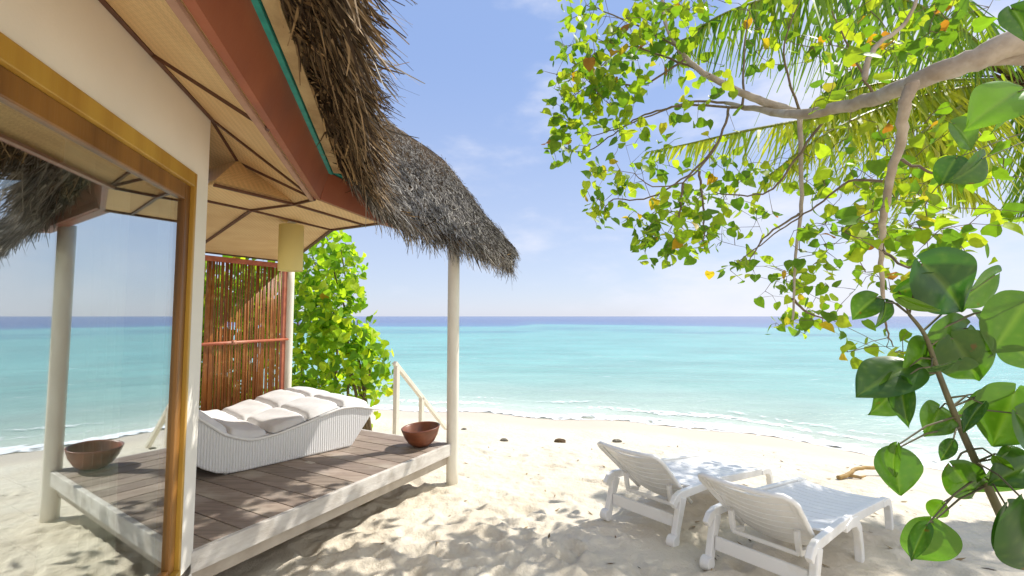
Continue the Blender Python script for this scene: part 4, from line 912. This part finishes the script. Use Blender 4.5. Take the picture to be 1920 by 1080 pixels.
CL = [(1075, 5, 34, 8), (1110, 22, 30, 7), (1150, 75, 48, 22), (1225, 40, 62, 32), (1300, 30, 50, 20), (1075, 110, 36, 15), (1062, 165, 40, 18), (1120, 150, 50, 28), (1160, 190, 42, 20), (1062, 205, 30, 12), (1100, 238, 45, 22), (1050, 272, 26, 12), (1205, 100, 40, 14), (1245, 70, 32, 12), (1295, 80, 26, 8), (1330, 130, 26, 6),
      (1128, 325, 22, 8), (1165, 340, 30, 10), (1115, 370, 22, 8), (1130, 405, 16, 6), (1220, 412, 34, 18), (1205, 455, 18, 8), (1272, 380, 36, 14), (1310, 400, 36, 16), (1322, 370, 26, 10), (1320, 455, 34, 16), (1258, 475, 24, 9), (1376, 335, 36, 15), (1400, 410, 38, 15), (1372, 505, 22, 4), (1402, 490, 22, 3), (1428, 505, 20, 3), (1240, 305, 46, 10), (1330, 290, 28, 8), (1330, 190, 42, 9), (1450, 325, 18, 4), (1200, 250, 50, 10),
      (1590, 345, 48, 20), (1640, 400, 58, 26), (1560, 430, 40, 16), (1580, 472, 36, 14), (1470, 520, 24, 10), (1520, 520, 38, 18), (1505, 590, 52, 18), (1560, 600, 18, 5), (1478, 602, 22, 8), (1700, 420, 50, 18), (1720, 370, 50, 14), (1800, 430, 40, 14), (1750, 480, 46, 12), (1700, 520, 40, 14), (1676, 640, 26, 9), (1640, 655, 16, 4), (1560, 290, 50, 8), (1520, 250, 40, 6),
      (1400, 40, 60, 16), (1480, 20, 60, 18), (1560, 30, 60, 20), (1650, 20, 68, 22), (1720, 50, 58, 22), (1640, 90, 58, 20), (1600, 120, 40, 10), (1500, 90, 34, 6), (1560, 150, 30, 6), (1440, 110, 30, 4), (1780, 20, 60, 18), (1720, 290, 56, 20), (1780, 240, 46, 10), (1850, 330, 46, 10)]
packs = []; twigs = mb; LP = np.array([list(p) for p in limbs])
def twig_to(P, mbx):
    global LP
    for p in P:
        d = np.linalg.norm(LP - p, axis=1); j = int(np.argmin(d))
        if .03 < d[j] < .95:
            a = V(*LP[j]); b = V(*p); m_ = a.lerp(b, .5) + V(0, 0, .04 * d[j]) + V(*rng.normal(0, .015, 3)); mbx.tube([a, m_, b], [.0034, .0025, .0016], 4, cap=False); LP = np.vstack([LP, [list(m_), list(b)]])
for px, py, r, n in CL:
    right = px > 1690; Y_0 = (2.75 if px > 1550 else 3.1) + random.uniform(-.15, .2); Yd = far(Y_0); sc_ = r / F * Yd
    P, pk = cluster(at(px, py, Yd), (sc_ * 1.15, .4, sc_ * 1.0), int(n * (2.2 if px < 1380 else 1.3 if py < 200 else 1.7)) + 1, .074 * Yd / Y_0 if px < 1550 else .088 * Yd / Y_0); packs.append(pk); twig_to(P[::2], twigs)
# the rest of the crown continues above the picture and to its right
for k in range(20):
    px, py = rng.uniform(1300, 2500), rng.uniform(-700, -40); Yd = far(rng.uniform(2.3, 3.3))
    if px < 1500 and py < -420: continue
    P, pk = cluster(at(px, py, Yd), (.3, .3, .28), 20, .125); packs.append(pk); twig_to(P[::8], twigs)
mb.build('twig', M['twig'], tree, smooth=True)
v, q, c = pack(packs); np_mesh('foliage', v, q, M['leaf'], c, parent=tree)

# ---- shrub of the same leaf standing beyond the deck
shrub = thing('shrub', (-2.2, 7.2, -.2), 'bright green broadleaf shrub growing beyond the deck beside the cream post', 'shrub')
packs = []; mb = MB(); limbs = []
for px, top in ((575, 440), (610, 430), (640, 470), (670, 600), (700, 650)):
    b = V(-2.35 + rng.uniform(-.4, .4), 7.3, -.3); t = at(px, top, 7.2); limb(mb, [b, b.lerp(t, .4) + V(rng.uniform(-.15, .15), 0, .1), b.lerp(t, .75), t], .03, .006, nseg=7)
LP = np.array([list(p) for p in limbs])
for px, py, r, n in ((572, 452, 30, 24), (615, 445, 32, 24), (645, 470, 30, 20), (600, 500, 50, 60), (655, 490, 24, 10), (590, 560, 50, 60), (645, 555, 38, 40), (660, 525, 24, 14), (590, 630, 50, 60), (645, 620, 42, 50), (683, 622, 24, 16), (600, 690, 55, 60), (660, 680, 48, 60), (700, 665, 30, 24), (720, 690, 20, 14), (690, 720, 34, 30), (640, 735, 50, 44), (580, 740, 50, 40), (725, 725, 14, 7)):
    Yd = 7.1 + rng.uniform(-.3, .35); s_ = r / F * Yd; P, pk = cluster(at(px, py, Yd), (s_, .3, s_), int(n * 1.9), .135, .004, .3, 1.45); packs.append(pk); twig_to(P[::6], mb)
mb.build('stem', M['twig'], shrub, smooth=True); v, q, c = pack(packs); np_mesh('foliage', v, q, M['leaf'], c, parent=shrub)
hedge = thing('hedge_bush', (-4.6, 7.2, -.1), 'leafy green bush glimpsed through the gaps of the bamboo screen', 'bush')
packs = []; mb = MB(); limbs = []
for k in range(6):
    b = V(-5.2 + .45 * k, 7.5, -.2); t = b + V(rng.uniform(-.3, .3), rng.uniform(-.2, .2), 2.4); limb(mb, [b, b.lerp(t, .5) + V(.1, 0, 0), t], .035, .008, nseg=7)
LP = np.array([list(p) for p in limbs])
for k in range(90):
    c_ = V(rng.uniform(-5.8, -3.0), rng.uniform(6.9, 8.0), rng.uniform(.1, 2.5)); P, pk = cluster(c_, (.3, .25, .3), 26, .16, .01, .3, 1.2); packs.append(pk); twig_to(P[::9], mb)
mb.build('stem', M['twig'], hedge, smooth=True); v, q, c = pack(packs); np_mesh('foliage', v, q, M['leaf'], c, parent=hedge)

# ---- coconut palm behind
palm = thing('coconut_palm', (9.2, 5.2, -.1), 'coconut palm with drooping fronds and fruit behind the beach tree limb', 'palm')
CR = at(1905, 150, 6.0)
mb = MB(); limb(mb, [V(9.4, 5.0, -.4), V(8.9, 5.3, 1.5), V(7.9, 5.7, 3.2), CR + V(.35, .1, -.35), CR + V(.05, 0, .05)], .19, .12, nseg=14, wig=.006); mb.build('trunk', M['bark'], palm, smooth=True)
mb = MB()
for k in range(60):
    a = rng.uniform(0, 6.28); d = V(math.cos(a), math.sin(a), rng.uniform(-.6, .5)); p = CR + V(0, 0, rng.uniform(-.3, .1)); mb.bar(p, p + d * rng.uniform(.25, .55), rng.uniform(.02, .07), .012)
mb.build('leaf_sheath', M['husk'], palm)
for k in range(9):
    a = rng.uniform(2.2, 4.8); p = CR + V(math.cos(a) * .33, math.sin(a) * .3, rng.uniform(-.42, -.08)); mb = MB()
    mb.lathe([(0, -.13), (.05, -.12), (.09, -.06), (.105, 0), (.09, .07), (.05, .12), (0, .135)], p, 16); mb.tube([p + V(0, 0, .12), CR], [.012, .02], 6); mb.build('coconut', M['coconut'], palm, smooth=True)
def frond(pts, llen, down, n=58, tipl=.45, roll=0.0, yellow=0.3):
    ctl, rr = smoothpoly(pts, [.03 - .026 * i / (len(pts) - 1) for i in range(len(pts))], 8)
    mb = MB(); mb.tube(ctl, rr, 6, col=(.25, .27, .06)); A = np.array([list(p) for p in ctl]); d = np.r_[0, np.cumsum(np.linalg.norm(np.diff(A, axis=0), axis=1))]
    packs = []
    for s in (-1, 1):
        t = np.linspace(.14, 1, n) * d[-1] + rng.normal(0, .006, n); P = np.stack([np.interp(t, d, A[:, k]) for k in range(3)], 1); T = unit(np.stack([np.interp(t + .05, d, A[:, k]) - np.interp(t - .05, d, A[:, k]) for k in range(3)], 1))
        sd = unit(np.cross(T, np.array([roll, 0, 1.0]))) * s; f = (t / d[-1]); dirv = unit(T * .55 + sd * .55 + np.array([0, 0, -down]) + rng.normal(0, .09, (n, 3)))
        ln = llen * (np.sin(np.clip(f * 1.05, 0, 1) * math.pi * .82 + .35)) * rng.uniform(.85, 1.1, n); c = lerpc((.08, .18, .02), (.27, .35, .03), rng.random(n)) if yellow < .5 else lerpc((.19, .27, .025), (.48, .47, .05), rng.random(n))
        packs.append(straws(P, dirv, ln, np.full(n, .021), c, seg=4, droop=.45))
    v, q, c = pack(packs); nb = len(mb.v)
    allv = np.concatenate([np.array([list(p) for p in mb.v]), v]); fr4 = np.array([f for f in mb.f if len(f) == 4]); allq = np.concatenate([fr4, q + nb]); allc = np.concatenate([np.array(mb.c), c])
    np_mesh('frond', allv, allq, M['frond'], allc, smooth=False, parent=palm)
def fp(*p): return [CR] + [at(a, b, y) for a, b, y in p]
frond(fp((1760, 175, 5.7), (1560, 215, 5.3), (1400, 245, 5.1), (1290, 270, 5.1), (1215, 285, 5.2)), .58, .75, 95, yellow=.8)
frond(fp((1780, 40, 5.6), (1620, -20, 5.2), (1470, -10, 4.9), (1330, 40, 4.8), (1250, 120, 4.9)), .95, 1.35, 110)
frond(fp((1780, 170, 5.6), (1660, 200, 5.3), (1550, 250, 5.0), (1440, 330, 4.9)), .8, .5, 105, yellow=.8)
frond(fp((1800, 200, 5.5), (1760, 260, 5.2), (1790, 330, 5.0), (1880, 400, 4.9)), .55, .45, 105, yellow=.8)
frond(fp((1820, 190, 5.4), (1740, 240, 5.0), (1680, 310, 4.8), (1640, 390, 4.7)), .6, .45, 105, yellow=.8)
frond(fp((1830, 20, 5.8), (1700, -90, 5.8), (1560, -120, 5.9), (1450, -60, 6.0)), .9, 1.1, 90)
frond(fp((1800, 150, 5.8), (1690, 150, 5.6), (1570, 180, 5.5), (1470, 250, 5.5)), .75, .6, 100, yellow=.8)
frond(fp((1850, 230, 5.5), (1800, 290, 5.3), (1720, 330, 5.2), (1600, 345, 5.2)), .6, .5, 90, yellow=.8)
frond(fp((1960, 40, 6.2), (2000, -120, 6.5), (2100, -160, 6.8)), .9, .6, 40)
frond(fp((2000, 130, 5.8), (2120, 160, 5.4), (2220, 300, 5.2)), .9, .6, 40)
frond(fp((1935, 230, 5.6), (1950, 330, 5.3), (1930, 400, 5.2)), .6, .4, 80)
frond(fp((1840, 110, 6.2), (1720, 90, 6.6), (1600, 130, 6.9), (1520, 200, 7.0)), .8, .9, 90)

# ---- leafy branch close by at the right edge
branch = thing('leafy_shoot', (1.15, .62, 0), 'large heart-shaped dark green leaves on a shoot rising close by at the right edge', 'plant')
NEAR = .95
mb = MB()
def nlimb(pts, r0, r1, Y): 
    p3 = [at(a, b, Y) for a, b in pts]; o_, r_ = smoothpoly(p3, [r0 + (r1 - r0) * i / (len(p3) - 1) for i in range(len(p3))], 6); mb.tube(o_, r_, 8); return o_
mainst = [V(1.25, .7, -.1), V(1.2, .78, .4)] + [at(a, b, NEAR) for a, b in ((1990, 1160), (1900, 1010), (1860, 930), (1800, 800), (1760, 700), (1735, 630), (1705, 590))]
o_, r_ = smoothpoly(mainst, [.012, .011, .010, .0085, .0075, .006, .005, .004, .003], 6); mb.tube(o_, r_, 8)
stems = [p for p in o_ if p.z > .9]
BIG = [  # px, py of the leaf base, px, py of its tip, width factor, tilt of its face (degrees), colour 0 dark .. 1 light, distance
    (1735, 500, 1835, 600, 1.0, 15, .0, .93), (1690, 545, 1790, 520, .9, 50, .15, .96), (1860, 520, 1770, 585, .8, -40, .35, .99),
    (1640, 560, 1590, 600, 1.0, 30, .3, 1.0), (1660, 570, 1655, 625, .8, -20, .1, .98), (1690, 560, 1775, 600, .35, 70, .8, .92),
    (1920, 570, 1850, 680, 1.15, 5, .35, .90), (1810, 620, 1740, 700, 1.1, -10, .35, .95), (1790, 640, 1850, 730, 1.05, 25, .3, .94), (1740, 650, 1700, 720, .9, 0, .4, .97),
    (1700, 690, 1590, 745, .8, 45, .15, .96), (1690, 720, 1700, 815, .55, 60, .1, .94), (1680, 720, 1640, 790, 1.0, -15, .35, .97), (1750, 690, 1815, 675, .7, 60, .1, .9), 
    (1760, 770, 1735, 825, 1.0, 10, .4, .97), (1840, 740, 1800, 800, .95, -20, .35, .96), (1900, 740, 1850, 850, 1.1, 15, .4, .92), (1910, 780, 1960, 860, 1.2, -10, .3, .9),
    (1785, 830, 1760, 870, .6, 55, .1, .92), (1840, 760, 1795, 812, .45, 65, .1, .9), (1675, 850, 1690, 942, 1.05, 8, .3, .95),
    (1680, 840, 1665, 905, .45, 65, .45, .92), (1790, 880, 1850, 955, .9, 20, .35, .94), (1900, 860, 1840, 950, 1.0, -15, .35, .92), (1935, 870, 1860, 900, .9, 30, .2, .9),
    (1765, 945, 1740, 975, .8, 50, .6, .95), (1745, 985, 1715, 1070, 1.2, 10, .4, .93), (1735, 990, 1700, 1060, .5, 60, .15, .9), (1890, 960, 1900, 1080, 1.0, -10, .1, .85), (1925, 950, 1960, 1100, 1.1, 20, .1, .82),
    (1890, 640, 1960, 700, 1.0, 20, .4, .93), (1830, 590, 1880, 650, .8, -25, .5, 1.0), (1870, 860, 1905, 900, .45, 60, .6, .9),
    (1900, 20, 1945, 80, .9, 30, .25, .8), (1905, 175, 1810, 230, .9, 20, .8, 1.15), (1880, 190, 1870, 260, .9, -20, .6, 1.2), (1790, 300, 1760, 350, .9, 35, .2, 1.5), (1790, 235, 1840, 285, .9, 10, .5, 1.5), (1840, 300, 1790, 350, .8, -35, .3, 1.45)]
def bigleaf(b, t, wf, tilt, col, parent):
    """one folded heart-shaped leaf with veins, base b, tip t"""
    d = t - b; L_ = d.length * .92; d.normalize(); b = b - d * L_ * .06
    view = V(0, -1, .25); sd = d.cross(view).normalized(); nn = sd.cross(d).normalized(); Rm = Matrix.Rotation(R(tilt), 3, d); sd = Rm @ sd; nn = Rm @ nn
    nu, nv = 19, 13; vs, ve = [], []
    fold = rng.uniform(.15, .8); curl = rng.uniform(-.1, .5); ph = rng.uniform(0, 6); kink = rng.uniform(-.12, .12)
    for i in range(nu):
        u = i / (nu - 1); w = np.interp(u, [0, .04, .10, .2, .32, .45, .6, .75, .88, .96, 1], [.02, .24, .36, .45, .48, .465, .40, .29, .14, .045, .0]) * wf * (1 + .025 * math.sin(u * 9 + ph))
        for j in range(nv):
            s = 2 * j / (nv - 1) - 1; x = s * w; back = -.15 * (abs(s) ** 1.3) * max(0, 1 - u / .30) ** 1.2
            z = fold * abs(x) * (1 - .5 * abs(s)) - curl * (u - .2) ** 2 + .022 * math.sin(s * 5 + u * 7 + ph) * abs(s) + kink * s * u * .5
            vs.append(b + (d * (u + back) + sd * x + nn * z) * L_)
            q_ = (u + .42 * abs(s)) * 6.5; lat = max(0, 1 - abs((q_ % 1) - .5) / .10) * .5 * (abs(s) < .92) * (u + .42 * abs(s) < 1.02); mid = max(0, 1 - abs(s) / .09) * .9
            ve.append(max(mid, lat) * .75)
    vs = np.array([list(p) for p in vs]); c = np.array((.03, .10, .016)) * (1 - col) + np.array((.15, .29, .013)) * col
    ob = np_mesh('leaf', vs, grid_quads(nu, nv), M['big_leaf'], np.tile(c * rng.uniform(.9, 1.1), (len(vs), 1)), parent=parent, attr={'vein': np.array(ve)})
    s_ = ob.modifiers.new('subdivision', 'SUBSURF'); s_.levels = 1; s_.render_levels = 1
    return b
for bx_, by_, tx, ty, wf, tilt, col, Yd in BIG:
    b = at(bx_, by_, Yd); t = at(tx, ty, Yd + rng.uniform(-.03, .03)); b = bigleaf(b, t, wf, tilt, col, branch)
    j = min(stems, key=lambda p: (p - b).length) if Yd < 1.05 else b + V(.12, .02, .06)
    if by_ < 320: j = b + V(.35, .0, .12)
    mid = j.lerp(b, .5) + V(0, 0, .01); mb.tube([j, mid, b], [.0022, .0018, .0014], 6, cap=False)
mb.build('stem', M['stem'], branch, smooth=True)

# ------------------------------------------------------------------ things washed up on the sand
def lump(name, px, py, wpx, label, cat, m, flat=.5):
    p = on_ground(px, py); r = wpx / 2 / F * p.y; mb = MB(); nu, nv = 22, 12; vs = []; k0 = rng.uniform(0, 50)
    for i in range(nv + 1):
        th = math.pi * i / nv
        for j in range(nu):
            ph = 2 * math.pi * j / nu; x, y, z = math.sin(th) * math.cos(ph), math.sin(th) * math.sin(ph), math.cos(th)
            k = 1 + .5 * float(fbm(np.array([x * 1.7 + k0 + z]), np.array([y * 1.7 + z * 1.3]), 3, 4)[0]); vs.append(p + V(x * r * k, y * r * .8 * k, z * r * flat * k + r * flat * .3))
    fs = [(i * nu + j, i * nu + (j + 1) % nu, (i + 1) * nu + (j + 1) % nu, (i + 1) * nu + j) for i in range(nv) for j in range(nu)]; mb.add(vs, fs)
    return tag(mb.build(name, m, None, smooth=True, origin=p), label, cat)
lump('coral_rock', 945, 829, 16, 'small dark coral lump on the sand midway between post and loungers', 'rock', M['rock'])
lump('coconut_husk', 1050, 829, 22, 'flattened brown coconut husk on the sand just left of the loungers', 'coconut husk', M['husk'], .45)
lump('coral_rock', 1157, 829, 17, 'dark rock seen just above the backrest of the sea-side lounger', 'rock', M['rock'])
lump('coral_rock', 870, 806, 10, 'tiny dark stone on the sand right beside the cream post', 'rock', M['rock'])
pa = [on_ground(a, b) + V(0, 0, h) for a, b, h in ((1572, 899, .02), (1592, 897, .05), (1606, 893, .09), (1640, 891, .09), (1675, 893, .07), (1720, 897, .04))]
mb = MB(); o_, r_ = smoothpoly(pa, [.026, .022, .022, .021, .018, .011], 6, .002); mb.tube(o_, r_, 12)
q0 = pa[1]; mb.tube([q0 + V(-.02, 0, -.01), q0 + V(.12, -.02, -.03), q0 + V(.2, 0, -.02)], [.022, .016, .008], 10)
tag(mb.build('driftwood', M['driftwood'], None, smooth=True, origin=pa[2]), 'crooked yellow-brown piece of driftwood lying beyond the loungers', 'driftwood')
# leaf litter and twigs scattered on the dry sand
mb = MB()
for k in range(230):
    x, y = rng.uniform(-1.2, 6), rng.uniform(2, 7.2)
    if shore_d(x, y) > -1.7 or (x < -.2 and y > 4.3 and x < -.6): continue
    z = ground_z(x, y); a = rng.uniform(0, 6.28); l = rng.uniform(.012, .045); d = V(math.cos(a), math.sin(a), rng.uniform(-.1, .25)); s = V(-d.y, d.x, .1) * l * rng.uniform(.15, .45); p = V(x, y, z + .006)
    c = random.choice(((.16, .10, .05), (.3, .2, .09), (.09, .07, .05), (.36, .27, .14))); mb.add([p - d * l, p + s, p + d * l + V(0, 0, .006), p - s], [(0, 1, 2, 3)], 0, c)
tag(mb.build('beach_debris', M['straw'], None, colors=True), 'scattered leaf scraps and twigs on the dry sand', kind='stuff')
